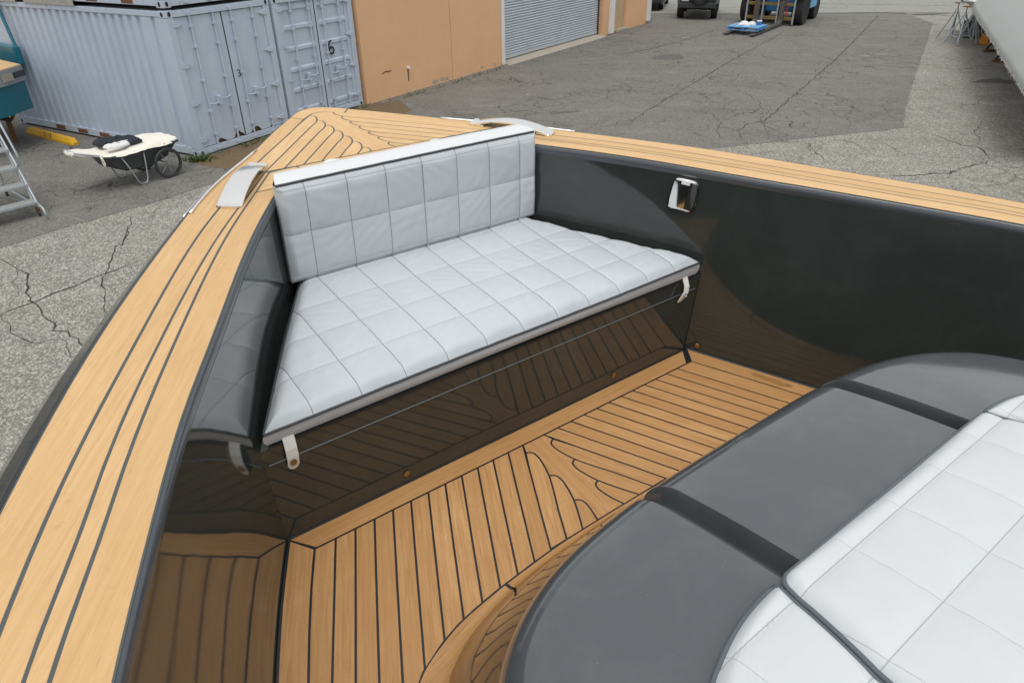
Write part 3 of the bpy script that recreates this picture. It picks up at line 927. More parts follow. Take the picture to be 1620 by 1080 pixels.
# debris along the roof edge of the lower container
for i, (y0, y1, z1, m_) in enumerate([(2.55, 4.25, 0.20, 'wood_weather'), (4.5, 6.0, 0.12, 'wood_weather')]):
    e = CO+ca*0.0+cb*y0
    d = thing("weathered_sheet", ["grey weathered metal sheet lying on the roof rail of the left container", "short grey board at the far end of the container roof rail"][i], "sheet", CO+cb*y0+ca*(-0.03)+Vector((0, 0, CH+0.006)), CYAW)
    m = MB()
    L = y1-y0
    n = int(L/0.08)
    rows = [[(-0.004+(0.018 if j % 2 else 0.0), L*j/n, z) for j in range(n+1)] for z in (0.0, z1)]
    m.grid(rows)
    m.build("panel", m_, d, flipfix=False)

# ------------------------------------------------------------------ the building
BYAW = math.atan2(14.96, 9.81)
bld = thing("workshop_building", "peach stucco workshop with grey roller shutter and white downpipes", "building", (-3.49, 17.9, 0), BYAW)
BH = 4.6
def wallseg(x0, x1, z0=0.0, z1=BH, y0=0.0, y1=0.35, mat='stucco'):
    return MB().box((x0, y0, z0), (x1, y1, z1)).build("wall", mat, bld)
wallseg(0.0, 3.52, y0=0.003)
wallseg(3.535, 6.18)
wallseg(6.18, 12.95, z0=3.4)
wallseg(12.95, 14.02)
wallseg(14.02, 15.0, z0=2.3)
wallseg(15.0, 17.25)
MB().box((0.0, 0.35, 0.0), (0.3, 9.0, BH)).build("end_wall", 'stucco', bld)
MB().box((16.95, 0.35, 0.0), (17.25, 9.0, BH)).build("end_wall", 'stucco', bld)
MB().box((-0.1, -0.1, BH), (17.4, 9.1, BH+0.2)).build("roof", 'concrete', bld)
# roller shutter: every slat a curved strip; too fine to pick apart at this distance
rows = []
z = 0.20
pitch_ = 0.078
sl = MB()
nsl = int((3.35-0.20)/pitch_)
prof = []
for i in range(nsl):
    for k in range(6):
        t = k/6
        prof.append((0.22-0.034*math.sin(math.pi*t)**0.7, 0.20+(i+t)*pitch_))
sl.grid([[(6.2, y, zz) for y, zz in prof], [(12.93, y, zz) for y, zz in prof]])
shut = sl.build("roller_shutter", 'shutter', bld, smooth=50, flipfix=False)
MB().box((6.2, 0.185, 0.10), (12.93, 0.245, 0.20), bev=0.01).build("bottom_bar", 'shutter', shut)
for x in (6.19, 12.86):
    MB().box((x, 0.16, 0.08), (x+0.07, 0.26, 3.38)).build("guide_rail", 'darkgrey', shut)
sill = MB().prism([(6.2, 0.34, 0.09), (6.2, -0.16, 0.012), (6.2, -0.20, 0.004), (6.2, 0.34, 0.004)], (6.75, 0, 0)).build("door_sill", 'concrete', bld)
MB().box((6.02, -0.05, 0.02), (6.17, -0.003, BH-0.05), bev=0.008).build("downpipe", 'white', bld)
MB().box((13.42, -0.12, 0.03), (13.72, -0.003, BH-0.05), bev=0.012).build("downpipe", 'white', bld)
MB().box((17.0, -0.10, 0.10), (17.30, -0.003, BH-0.05), bev=0.012).build("downpipe", 'white', bld)
door = MB().box((14.03, 0.10, 0.10), (14.99, 0.14, 2.29), bev=0.006).build("door", plain("door_beige", (0.50, 0.37, 0.22, 1), 0.6), bld)
MB().tube([(14.15, 0.08, 1.05), (14.15, 0.05, 1.05), (14.27, 0.05, 1.05)], 0.012, 6).build("handle", 'steel', door)
MB().box((14.0, -0.10, 0.012), (15.02, 0.10, 0.10), bev=0.008).build("door_step", 'concrete', bld)
pv = MB().tube([(1.62, 0.01, 0.62), (1.62, -0.07, 0.62)], 0.035, 10)
pv.build("pipe_stub", 'white', bld)
MB().box((1.60, -0.0025, 0.30), (1.64, 0.001, 0.58)).build("rust_streak", 'rust', bld)
stroke("paint_scuff", [(0.62, 0.62), (0.75, 0.66), (0.88, 0.64), (0.98, 0.66)], 0.03, bld, -0.002, 'rust')
for i, (x, z, w) in enumerate([(4.9, 0.12, 0.14), (5.6, 0.10, 0.1), (2.6, 0.10, 0.25), (2.95, 0.12, 0.2), (3.2, 0.10, 0.12)]):
    MB().box((x, -0.002, z-0.05), (x+w, 0.001, z+0.03)).build("chipped_patch", 'concrete', bld)

# ------------------------------------------------------------------ the boat
boat = bthing("motor_boat", "dark open motorboat with varnished teak decks and a glossy charcoal cockpit", "boat", (0, 0.6, -1.0))
zdeck = lambda x, y: 0.9207-0.059*y
# plan curves, half-breadth against y (forward), port side as measured; starboard a touch fuller aft
O_ = spline([(-1.6, 2.10), (-0.6, 2.02), (0, 1.90), (0.5, 1.775), (0.9, 1.64), (1.164, 1.527), (1.364, 1.429), (1.546, 1.334), (1.877, 1.142), (2.256, 0.90), (2.531, 0.703), (2.797, 0.463), (3.0, 0.298), (3.171, 0.147)])
A_ = spline([(-1.6, 2.00), (-0.6, 1.925), (0, 1.81), (0.5, 1.70), (0.894, 1.556), (1.204, 1.412), (1.629, 1.179), (2.209, 0.828), (2.40, 0.690), (2.64, 0.512), (2.873, 0.308), (3.12, 0.099)])
B_ = spline([(-1.6, 1.93), (-0.6, 1.85), (0, 1.745), (0.4, 1.66), (0.78, 1.541), (1.033, 1.421), (1.167, 1.36), (1.597, 1.132), (2.158, 0.786), (2.40, 0.612), (2.548, 0.507)])
C_ = spline([(-1.6, 1.905), (-0.6, 1.825), (0, 1.72), (0.4, 1.632), (0.757, 1.513), (1.01, 1.392), (1.143, 1.330), (1.575, 1.104), (2.167, 0.752), (2.40, 0.590), (2.53, 0.500)])
I_ = spline([(-1.6, 1.80), (-0.6, 1.73), (0, 1.635), (0.4, 1.55), (0.707, 1.438), (0.978, 1.317), (1.271, 1.175), (1.475, 1.061), (1.773, 0.896), (2.12, 0.69), (2.351, 0.535)])
FL = spline([(-1.6, 1.62), (-0.6, 1.60), (0, 1.535), (0.5, 1.40), (1.077, 1.168), (1.298, 1.062), (1.494, 0.957), (1.85, 0.762), (2.19, 0.565), (2.5, 0.36)])
dS = spline([(-1.6, 0.10), (0.3, 0.085), (0.7, 0.068), (1.3, 0.026), (1.9, 0.028), (2.3, 0.004), (2.5, 0.0), (3.3, 0.0)])
def half(fn, y, s):
    return (fn(y)+(dS(y) if s > 0 else 0.0))*s
YA = -1.2
def strip(f_out, f_in, y0, y1, s, n=44):
    ys = arange(y0, y1, n)
    return [(half(f_out, y, s), y) for y in ys]+[(half(f_in, y, s), y) for y in reversed(ys)]

# dark bedding under the planks
for s in (-1, 1):
    ys = arange(YA, 3.12, 60)
    rows = [[(half(O_, y, s), y, zdeck(0, y)-0.0011) for y in ys], [(half(I_, min(y, 2.351), s) if y < 2.351 else s*max(0.0, 0.535-(y-2.351)*2), y, zdeck(0, y)-0.0011) for y in ys]]
    rows = [list(r) for r in zip(*rows)]
    MB().grid(rows).build("deck_caulking", 'caulk_deck', boat, flipfix=False)
MB().add([(x, y, zdeck(0, y)-0.0012) for x, y in [(-0.55, 2.36), (-0.46, 2.478), (0.46, 2.478), (0.55, 2.36), (0.60, 2.5), (0.30, 2.9), (0.147, 3.171), (0.05, 3.262), (0, 3.272), (-0.05, 3.262), (-0.147, 3.171), (-0.30, 2.9), (-0.60, 2.5)]], [tuple(range(13))]).build("deck_caulking", 'caulk_deck', boat, flipfix=False)

DECK_SEAM = 0.0038
for s in (-1, 1):
    g = 'teak_gl' if s < 0 else 'teak_gr'
    mir = lambda pts: [(p[0]*s, p[1]) for p in pts]
    # covering board, outer, broken by a butt near the stem
    poly = [(half(O_, y, s), y) for y in arange(YA, 3.150, 60)]+[(s*0.147, 3.171), (s*0.103, 3.116)]+[(half(A_, y, s), y) for y in arange(3.10, YA, 60)]
    plank(poly, zdeck, M[g], boat, "covering_board", DECK_SEAM)
    plank(strip(A_, B_, YA, 2.545, s), zdeck, M[g], boat, "plank", DECK_SEAM)
    plank(strip(B_, C_, YA, 2.540, s, 60), zdeck, M[g], boat, "plank", DECK_SEAM*0.85)
    poly = [(half(C_, y, s), y) for y in arange(YA, 2.37, 44)]+[(half(I_, y, s), y) for y in arange(2.37, YA, 44)]
    plank(poly, zdeck, M[g], boat, "coaming_board", DECK_SEAM)
    # corner board turning into the athwart margin behind the backrest
    poly = [(half(C_, y, s), y) for y in arange(2.37, 2.53, 8)]+[(s*0.485, 2.534), (s*0.46, 2.537), (s*0.41, 2.541), (s*0.385, 2.543), (s*0.372, 2.489), (s*0.44, 2.484), (s*0.475, 2.462), (half(I_, 2.37, s), 2.37)]
    plank(poly, zdeck, M['teak_dx'], boat, "corner_board", DECK_SEAM)
plank([(-0.385, 2.543), (-0.2, 2.547), (0, 2.549), (0.2, 2.549), (0.385, 2.543), (0.372, 2.489), (0, 2.487), (-0.372, 2.489)], zdeck, M['teak_dx'], boat, "margin_board", DECK_SEAM)
tip = [(-0.147, 3.171), (-0.103, 3.116), (-0.066, 3.150), (-0.035, 3.177), (0.0, 3.186), (0.035, 3.177), (0.066, 3.150), (0.103, 3.116), (0.147, 3.171), (0.10, 3.225), (0.05, 3.262), (0.0, 3.275), (-0.05, 3.262), (-0.10, 3.225)]
plank(tip, zdeck, M['teak_dx'], boat, "stem_board", DECK_SEAM)

def smooth_poly(pts, n=5):
    out = []
    P = [pts[0]]+list(pts)+[pts[-1]]
    for i in range(1, len(P)-2):
        p0, p1, p2, p3 = P[i-1], P[i], P[i+1], P[i+2]
        for k in range(n):
            t = k/n
            out.append(tuple(0.5*((2*p1[c])+(-p0[c]+p2[c])*t+(2*p0[c]-5*p1[c]+4*p2[c]-p3[c])*t*t+(-p0[c]+3*p1[c]-3*p2[c]+p3[c])*t**3) for c in (0, 1)))
    out.append(tuple(pts[-1]))
    return out

def nibbed(lines, c0, pitch, shape, cusp, aftclip, n_):
    """planks laid parallel to the side, their inboard ends nibbed (rounded) into the king plank.
    lines(i, y): half-breadth of seam i; shape: the rounded end relative to its cusp; shape[cusp] is the next cusp.
    Yields each plank's outline, then the king plank's edge (half-breadths) from forward to aft."""
    edge = [c0]
    c = c0
    prevtail = None
    yend = aftclip-0.25
    for i in range(n_):
        pts = [(c[0]+a, c[1]+b*pitch) for a, b in shape]
        pts[-1] = (lines(i+1, pts[-1][1]), pts[-1][1])
        sm = smooth_poly(pts, 5)
        k = cusp*5
        if prevtail is None:
            outer = [(lines(i, y), y) for y in arange(yend, c[1], 8)[:-1]]+[c]
        else:
            outer = [(lines(i, yend), yend)]+prevtail
        yield outer+sm[1:]+[(lines(i+1, yend), yend)]
        edge += sm[1:k+1] if i < n_-1 else sm[1:]+[(lines(i+1, yend), yend)]
        prevtail = sm[k:][::-1]
        c = sm[k]
    yield edge

lineD = lambda i, y: A_(y) if i == 0 else 0.507-0.0775*(i-1)+0.865*(2.548-y)
YAFT = 2.549
edges = {}
for s, shx in ((-1, 0.0), (1, 0.012)):
    res = list(nibbed(lineD, (0.063, 3.151), 0.0896, [(0, 0), (-0.016, -0.06), (-0.020, -0.30), (-0.014, -0.64), (0.0, -1.0), (0.022, -1.33), (0.060, -1.80)], 4, YAFT, 7))
    edges[s] = [((h+shx)*s, y) for h, y in res[-1]]
    for poly in res[:-1]:
        poly = clip([((h+shx)*s, y) for h, y in poly], lambda p: p[1]-YAFT)
        plank(poly, zdeck, M['teak_dl' if s < 0 else 'teak_dr'], boat, "plank", DECK_SEAM*0.9)
king = edges[-1][::-1]+[(-0.035, 3.177), (0.0, 3.186), (0.035, 3.177)]+edges[1]
king = clip(king, lambda p: p[1]-YAFT)
plank(king, zdeck, M['teak_dk'], boat, "king_plank", DECK_SEAM*0.9)
for x in (-0.245, 0.245):
    z = zdeck(0, 2.505)
    MB().lathe([(0.036, 0.0), (0.036, 0.004), (0.030, 0.007), (0.0001, 0.007)], (x, 2.505, z), (0, 0.059, 1), 20).build("deck_fitting", 'white', boat, smooth=40)

# hull outside: sheer flange, topsides, keel
for s in (-1, 1):
    rows = []
    for y in arange(-3.2, 3.262, 70):
        yy = max(y, -1.6)
        if y <= 3.14:
            o_ = abs(half(O_, yy, s))
        else:
            o_ = 0.147*math.sqrt(max(0.0, (3.275-y)/0.125))*1.0
        zs = zdeck(0, y)
        fair = max(0.0, min(1.0, (3.30-y)/1.8))
        ob = o_*(0.55+0.30*fair)
        kz = -1.0+0.9*max(0, (y-1.4)/1.9)**2
        e = min(1.0, o_/0.12)
        ex = 0.105*e*(0.50+0.50*max(0.0, min(1.0, (3.2-y)/1.6)))
        rows.append([(s*o_, y, zs-0.001), (s*(o_+ex*0.08), y+0.002, zs-0.003), (s*(o_+ex*0.14), y+0.003, zs-0.010), (s*(o_+ex*0.60), y+0.006, zs-0.042), (s*(o_+ex), y+0.006, zs-0.080),
                     (s*(o_+ex*1.0), y+0.004, zs-0.15), (s*(o_*0.96), y, zs-0.45), (s*ob, y, kz*0.35-0.1), (s*ob*0.55, y, kz*0.75), (0.0, y, kz)])
    MB().grid(rows).build("hull", 'hull', boat, smooth=50, flipfix=False)
MB().add([(x, -3.2, z) for x, z in ((-2.1, 1.1), (2.1, 1.1), (1.8, -0.4), (0, -1.0), (-1.8, -0.4))], [(0, 1, 2, 3, 4)]).build("transom", 'hull', boat, flipfix=False)

# glossy cockpit sides with the rolled coaming lip
for s in (-1, 1):
    lip, wall = [], []
    for y in arange(YA, 2.36, 90):
        i_ = abs(half(I_, y, s))
        f_ = abs(half(FL, y, s))
        zs = zdeck(0, y)
        w = 0.013
        lip.append([(s*(i_+0.004), y, zs-0.003), (s*(i_-0.004), y, zs-0.004), (s*(i_-w*0.6), y, zs-0.008), (s*(i_-w), y, zs-0.018), (s*(i_-w), y, zs-0.030), (s*(i_-w*0.7), y, zs-0.040)])
        wall.append([(s*(i_-w*0.7), y, zs-0.040), (s*(i_-w*0.7+(f_-i_)*0.12), y, zs*0.80), (s*((i_-w)*0.62+f_*0.38), y, zs*0.55), (s*((i_-w)*0.33+f_*0.67), y, zs*0.30), (s*(f_+0.004), y, 0.05), (s*f_, y, -0.02)])
    MB().grid(lip).build("coaming_lip", 'lip', boat, smooth=True, flipfix=False)
    MB().grid(wall).build("cockpit_side", 'liner', boat, smooth=True, flipfix=False)
# bulkhead behind the backrest, seat box
MB().box((-0.62, 2.352, 0.30), (0.62, 2.372, zdeck(0, 2.36)-0.02)).build("bulkhead", 'liner', boat)
FACE = lambda x, z: (x, 1.497+0.085*z, z)
zt = 0.383
sb = MB()
sb.add([FACE(-0.957, -0.01), FACE(0.957, -0.01), FACE(0.982, zt), FACE(-0.982, zt)], [(0, 1, 2, 3)])
sb.add([FACE(-0.982, zt), FACE(0.982, zt), (0.63, 2.36, zt), (-0.63, 2.36, zt)], [(0, 1, 2, 3)])
seatbox = sb.build("seat_box", 'liner', boat, flipfix=False)
MB().prism([(-0.963, 1.497+0.085*0.320-0.001, 0.320), (-0.963, 1.497+0.085*0.320-0.0035, 0.322), (-0.963, 1.497+0.085*0.324-0.001, 0.3245)], (1.926, 0, 0)).build("trim_bead", 'piping_grey', seatbox)
MB().box((-0.93, 1.5265, 0.3842), (0.93, 1.540, 0.3878)).build("seat_gap_strip", 'black', seatbox)  # strip coloured black for the shaded gap under the cushion
for x, y, z, nrm in [(-0.514, 1.4985, 0.046, (0, -1, 0.08)), (0.498, 1.4985, 0.05, (0, -1, 0.08))]:
    MB().lathe([(0.012, 0.0), (0.012, 0.002), (0.009, 0.004), (0.0001, 0.003)], (x, y, z), nrm, 14).build("screw", 'brass', seatbox)
MB().lathe([(0.012, 0.0), (0.012, 0.002), (0.009, 0.004), (0.0001, 0.003)], (0.9985, 1.458, 0.035), (-0.88, -0.47, 0.05), 14).build("screw", 'brass', boat)
# rubber cove along the foot of the cockpit sides
for s in (-1, 1):
    MB().tube([(half(FL, y, s)-s*0.003, y, 0.0) for y in arange(YA, 1.494, 40)], 0.006, 6).build("sole_gasket", 'caulk_floor', boat)
MB().tube([FACE(x, 0.0) for x in arange(-0.957, 0.957, 4)], 0.006, 6).build("sole_gasket", 'caulk_floor', boat)

# cockpit sole
zfl = lambda x, y: 0.0
rows = []
for y in arange(YA, 1.50, 50):
    rows.append([(half(FL, y, -1), y, -0.0011), (half(FL, y, 1), y, -0.0011)])
MB().grid(rows).build("floor_caulking", 'caulk_floor', boat, flipfix=False)
SM = [(0.0, 0.990), (0.135, 0.989), (0.207, 0.988), (0.355, 0.978), (0.502, 0.964), (0.60, 0.950), (0.67, 0.936), (0.74, 0.913), (0.827, 0.873), (0.875, 0.835), (0.915, 0.785), (0.945, 0.72), (0.965, 0.64), (0.98, 0.5), (0.99, 0.3), (0.995, YA)]
def seam_pt(hline, h0):
    """where a plank seam h(y) meets the console margin seam, walking aft"""
    y = 1.41
    while y > YA:
        h = hline(y)
        if h < 0.995:
            ys = np.interp(h, [p[0] for p in SM], [p[1] for p in SM])
            if y <= ys:
                return (h, float(ys), True)
        if h0 is not None and h >= h0(y):
            return (h0(y), y, False)
        y -= 0.002
    return (hline(YA), YA, False)
F_SEAM = 0.0034
edges = {}
for s in (-1, 1):
    sl_ = 0.508 if s < 0 else 0.552
    fm = 'teak_fl' if s < 0 else 'teak_fr'
    ln = lambda k, y: 0.898-0.0705*k+sl_*(1.418-y) if k > 0 else abs(half(FL, y, s))-0.098+0.01*(1.418-y)
    # side margin
    ys = arange(YA, 1.418, 40)
    poly = [(half(FL, 1.497, s), 1.497), (s*ln(0, 1.418), 1.418)]+[(s*ln(0, y), y) for y in reversed(ys)]+[(half(FL, y, s), y) for y in ys]
    plank(poly, zfl, M[fm], boat, "margin_board", F_SEAM)
    for k in range(12):
        l0 = lambda y: ln(0, y)
        p1 = seam_pt(lambda y: ln(k+1, y), l0)
        p0 = seam_pt(lambda y: ln(k, y), l0) if k else (ln(0, p1[1]), p1[1], False)
        a = [(ln(k, y), y) for y in arange(1.418, p0[1], 8)]
        b = [(ln(k+1, y), y) for y in arange(p1[1], 1.418, 8)]
        mid = []
        if p1[2]:
            mid = [q for q in reversed(SM) if p1[0] < q[0] and q[1] > p0[1] and (not p0[2] or q[0] < p0[0])]
        plank([(h*s, y) for h, y in a+mid+b], zfl, M[fm], boat, "plank", F_SEAM)
    res = list(nibbed(lambda i, y: ln(12+i, y), (0.068, 1.380), 0.0705/sl_, [(0, 0), (-0.021, -0.10), (-0.026, -0.29), (-0.019, -0.58), (0.0, -1.0), (0.031, -1.45), (0.075, -2.05)], 4, 0.99, 3))
    first = (ln(12, 1.418), 1.418)
    edges[s] = [(h*s, y) for h, y in [first]+res[-1]]
    for poly in res[:-1]:
        poly = clip([(h*s, y) for h, y in poly], lambda p: p[1]-0.988)
        plank(poly, zfl, M[fm], boat, "plank", F_SEAM)
king = clip(edges[-1][::-1]+edges[1], lambda p: p[1]-0.989)
plank(king, zfl, M['teak_fk'], boat, "king_plank", F_SEAM)
plank([(-0.957, 1.497), (0.957, 1.497), (0.895, 1.418), (-0.895, 1.418)], zfl, M['teak_fx'], boat, "margin_board", F_SEAM)

m_st = NT("wet_stain")
m_st.set(color=(0.36, 0.19, 0.07, 1), rough=0.35)
for k_, (x, y, rx, ry) in enumerate([(1.135, 1.115, 0.018, 0.055), (1.105, 1.185, 0.012, 0.03), (1.168, 1.06, 0.008, 0.016)]):
    blob("wet_stain", (x, y), rx, ry, 0.0012, m_st.m, boat, 0.50, 70+k_)
# console (sun lounge trunk): moulded base, rolled edge, crowned top with two channels
FO = [(0.0, 0.972), (0.27, 0.957), (0.466, 0.935), (0.564, 0.914), (0.66, 0.884), (0.724, 0.853), (0.765, 0.827), (0.81, 0.785), (0.85, 0.73), (0.88, 0.645), (0.905, 0.5), (0.915, 0.2), (0.915, YA)]
EO = [(0.0, 0.660), (0.15, 0.660), (0.30, 0.658), (0.40, 0.653), (0.52, 0.641), (0.66, 0.616), (0.80, 0.560), (0.90, 0.482), (0.958, 0.376), (0.99, 0.22), (1.005, 0.0), (1.01, YA)]
def resample(pts, n):
    p = np.array(pts)
    d = np.r_[0, np.cumsum(np.hypot(*np.diff(p, axis=0).T))]
    fx = spline(list(zip(d, p[:, 0])))
    fy = spline(list(zip(d, p[:, 1])))
    return d, fx, fy
def match(n):
    """corresponding points of floor outline and top edge (half)"""
    dF, fx, fy = resample(FO, n)
    dE, ex, ey = resample(EO, n)
    keyF = [0, 0.62*0+np.interp(0.466, [p[0] for p in FO], dF), np.interp(0.765, [p[0] for p in FO[:9]], dF[:9]), dF[10], dF[-1]]
    keyE = [0, np.interp(0.50, [p[0] for p in EO], dE), np.interp(0.80, [p[0] for p in EO[:9]], dE[:9]), dE[9], dE[-1]]
    T = [0, 0.30, 0.55, 0.75, 1.0]
    ts = sorted(set([round(x, 4) for x in list(np.linspace(0, 0.34, 70))+list(np.linspace(0.175, 0.265, 90))+list(np.linspace(0.34, 0.8, 70))+list(np.linspace(0.8, 1, 14))]))
    out = []
    for t in ts:
        a, b = np.interp(t, T, keyF), np.interp(t, T, keyE)
        out.append(((fx(a), fy(a)), (ex(b), ey(b))))
    return out
baseY = spline([(-1.2, 1.01), (-0.5, 0.925), (0.0, 0.848), (0.257, 0.800), (0.42, 0.762), (0.52, 0.734), (0.62, 0.702), (0.75, 0.65)])
def groove(x, y):
    """two drain channels running fore and aft: steep walls, flat bottom"""
    d = abs(abs(x)-0.366)
    k = max(0.0, min(1.0, (0.0340-d)/0.0100))
    k = k*k*(3-2*k)
    fade = max(0.0, min(1.0, (0.690-y)/0.06))
    return 0.058*k*fade*(1 if y > 0.10 else max(0, y/0.10))
def ztop(x, y):
    return baseY(y)-0.11*max(0.0, abs(x)-0.40)**2-0.03*x*x
pairs_ = match(0)
cols = [((-a[0], a[1]), (-b[0], b[1])) for a, b in reversed(pairs_[1:])]+pairs_
RE = 0.085
crow = []
for (fx_, fy_), (ex_, ey_) in cols:
    col = []
    for a, z in [(0.0, -0.01), (0.02, 0.02), (0.30, 0.20), (0.62, 0.42), (0.86, 0.565), (0.95, 0.61), (0.99, 0.632)]:
        zed = ztop(ex_, ey_)-RE
        col.append((fx_+(ex_-fx_)*a, fy_+(ey_-fy_)*a, z*zed/0.65))
    inner = Vector((ex_*(1-0.55*max(0.0, min(1.0, (abs(ex_)-0.55)/0.4))), YA))
    E_ = Vector((ex_, ey_))
    if ey_ < 0.3:
        k = min(1.0, (0.3-ey_)/0.6)
        inner = Vector((inner.x*(1-k), ey_*k+YA*(1-k)))
    D_ = inner-E_
    L = max(D_.length, 1e-6)
    for d in [0, 0.002, 0.006, 0.012, 0.020, 0.03, 0.042, 0.055, 0.068, 0.085, 0.105, 0.13, 0.16, 0.19, 0.22, 0.26, 0.30, 0.34, 0.37, 0.40, 0.45, 0.55, 0.7]:
        d = min(d, L)
        p = E_+D_*(d/L)
        drop = RE-math.sqrt(max(0, RE*RE-(RE-d)**2)) if d < RE else 0.0
        col.append((p.x, p.y, ztop(p.x, p.y)-drop-groove(p.x, p.y)))
    crow.append(col)
console = MB().grid([c_[6:] for c_ in crow]).build("console_top", 'console', boat, smooth=38, flipfix=False)
MB().grid([c_[:7] for c_ in crow]).build("console_base", 'console_base', boat, smooth=True, flipfix=False)
# bent teak cove along the foot of the console, with its butt
for s in (-1, 1):
    spans = [(0.0, 0.47), (0.47, 5.0)]
    dS_, sx_, sy_ = resample(SM[:-1], 0)
    dF_, qx_, qy_ = resample(FO[:-1], 0)
    n = 260
    for k, (h0, h1) in enumerate(spans):
        rws = []
        for i in range(n+1):
            t = i/n
            a = dS_[-1]*t
            b = dF_[-1]*t
            p = (sx_(a), sy_(a))
            # nearest point of the console foot
            best = min(((qx_(dF_[-1]*j/240), qy_(dF_[-1]*j/240)) for j in range(241)), key=lambda q: (q[0]-p[0])**2+(q[1]-p[1])**2)
            if not (h0-0.012 <= p[0] <= h1) and not (k == 1 and p[1] < 0.9):
                continue
            if k == 0 and p[0] > 0.4685:
                continue
            if k == 1 and p[0] < 0.4725:
                continue
            ux, uy = best[0]-p[0], best[1]-p[1]
            l_ = math.hypot(ux, uy)
            ux, uy = ux/l_, uy/l_
            p0 = (p[0]+ux*F_SEAM, p[1]+uy*F_SEAM)
            rws.append([(s*p0[0], p0[1], -0.006), (s*p0[0], p0[1], 0.0), (s*(p[0]+ux*l_*0.55), p[1]+uy*l_*0.55, 0.0006), (s*(p[0]+ux*l_*0.85), p[1]+uy*l_*0.85, 0.004), (s*(p[0]+ux*(l_+0.003)), p[1]+uy*(l_+0.003), 0.013)])
        if len(rws) > 2:
            MB().grid(rws).build("cove_board", 'teak_cove', boat, smooth=60, flipfix=False)

# bow chocks and rub strips
def chock(s):
    c0, c1 = Vector((s*0.735, 2.285)), Vector((s*0.505, 2.625))
    if s > 0:
        c0, c1 = Vector((0.75, 2.335)), Vector((0.545, 2.66))
    d = (c1-c0)
    L = d.length
    d.normalize()
    nrm = Vector((-d.y, d.x))
    top, bot = [], []
    n = 16
    hw0, hw1 = 0.042, 0.036
    for i in range(n+1):
        t = i/n
        c = c0+d*L*t
        hw = hw0+(hw1-hw0)*t
        zz = zdeck(0, c.y)+0.004+0.032*(math.sin(math.pi*t)**0.9)
        th = 0.006
        top.append([(c.x+nrm.x*q*hw, c.y+nrm.y*q*hw, zz+zo) for q, zo in ((-1, -th), (-1, 0.0), (-0.9, 0.0012), (0.9, 0.0012), (1, 0.0), (1, -th))])
        bot.append([(c.x+nrm.x*q*hw, c.y+nrm.y*q*hw, zz-th) for q in (1, -1)])
    m = MB().grid(top)
    m.grid(bot)
    o = m.build("bow_chock", 'chrome', boat, smooth=40)
    for t in (0.0, 0.86):
        ce = c0+d*L*(t+0.07)
        zz = zdeck(0, ce.y)
        R_ = Matrix.Translation((ce.x, ce.y, zz)) @ Matrix.Rotation(math.atan2(d.y, d.x), 4, 'Z')
        MB().box((-0.035, -0.036, 0.0005), (0.035, 0.036, 0.010), mat=R_, bev=0.003).build("foot", 'chrome', o)
    inner = Vector((c0.x, c0.y))+d*L*0.5-nrm*s*0.0
    return o
for s in (-1, 1):
    chock(s)
    for (ya, yb, off, zo) in ((2.30, 2.80, -0.012, 0.003), (2.33, 2.76, 0.024, -0.020)):
        pts = [(half(O_, y, s)+s*off, y, zdeck(0, y)+zo) for y in arange(ya, yb, 16)]
        MB().tube(pts, 0.0050, 8).build("rub_strip", 'chrome', boat, smooth=True)

# flush stainless pull plate on the starboard cockpit side
pc = Vector((0.952, 1.688, 0.703))
n_ = Vector((-0.87, -0.47, 0.10)).normalized()
tx = Vector((0.47, -0.88, 0)).normalized()
tx = (tx-n_*tx.dot(n_)).normalized()
ty = n_.cross(tx)
if ty.z < 0:
    ty = -ty
rows = []
N_ = 24
for i in range(N_+1):
    row = []
    for j in range(N_+1):
        u, v = 2*i/N_-1, 2*j/N_-1
        # rounded-square outline, dished face with a rim
        a = max(abs(u), abs(v))
        ang = math.atan2(v, u)
        k = (abs(math.cos(ang))**5+abs(math.sin(ang))**5)**(-1/5)
        r = a*k
        x, y = r*math.cos(ang)*0.058*(1-0.06*(r*math.sin(ang))), r*math.sin(ang)*0.067
        hgt = 0.0062 if a > 0.975 else 0.0045+0.0075*(1-(x/0.058)**2)*(1-0.25*(y/0.067)**2)
        row.append(pc+tx*x+ty*y+n_*(0.002+hgt))
    rows.append(row)
plate = MB().grid(rows)
ringA = [rows[0][j] for j in range(N_)]+[rows[i][N_] for i in range(N_)]+[rows[N_][j] for j in range(N_, 0, -1)]+[rows[i][0] for i in range(N_, 0, -1)]
ring0 = len(plate.v)
m_ = len(ringA)
plate.add([p for p in ringA]+[p-n_*0.018 for p in ringA], [(i, (i+1) % m_, m_+(i+1) % m_, m_+i) for i in range(m_)])
pull = plate.build("pull_plate", 'mirror', boat, smooth=45)
R_ = Matrix(((tx.x, ty.x, n_.x, pc.x), (tx.y, ty.y, n_.y, pc.y), (tx.z, ty.z, n_.z, pc.z), (0, 0, 0, 1)))
MB().box((-0.018, 0.046, 0.010), (0.018, 0.064, 0.021), mat=R_, bev=0.003).build("latch_tab", 'white', pull)

# timber blocks that carry the keel
for i, y in enumerate((-1.6, 1.0)):
    w = BM @ Vector((0, y, -1.0))
    blk = thing("keel_block", ["timber blocks under the after keel of the dark boat", "timber blocks under the forward keel of the dark boat"][i], "keel block", (w.x, w.y, 0), rad(37), "keel blocks under the boat")
    hgt = max(0.2, w.z+0.04)
    k = 0
    z = 0.0
    while z < hgt-0.01:
        t = min(0.2, hgt-z)
        if k % 2:
            MB().box((-0.5, -0.16, z+0.001), (0.5, 0.16, z+t), bev=0.01).build("timber", 'wood_weather', blk)
        else:
            MB().box((-0.30, -0.30, z+0.001), (0.30, 0.30, z+t), bev=0.01).build("timber", 'wood_weather', blk)
        z += t
        k += 1

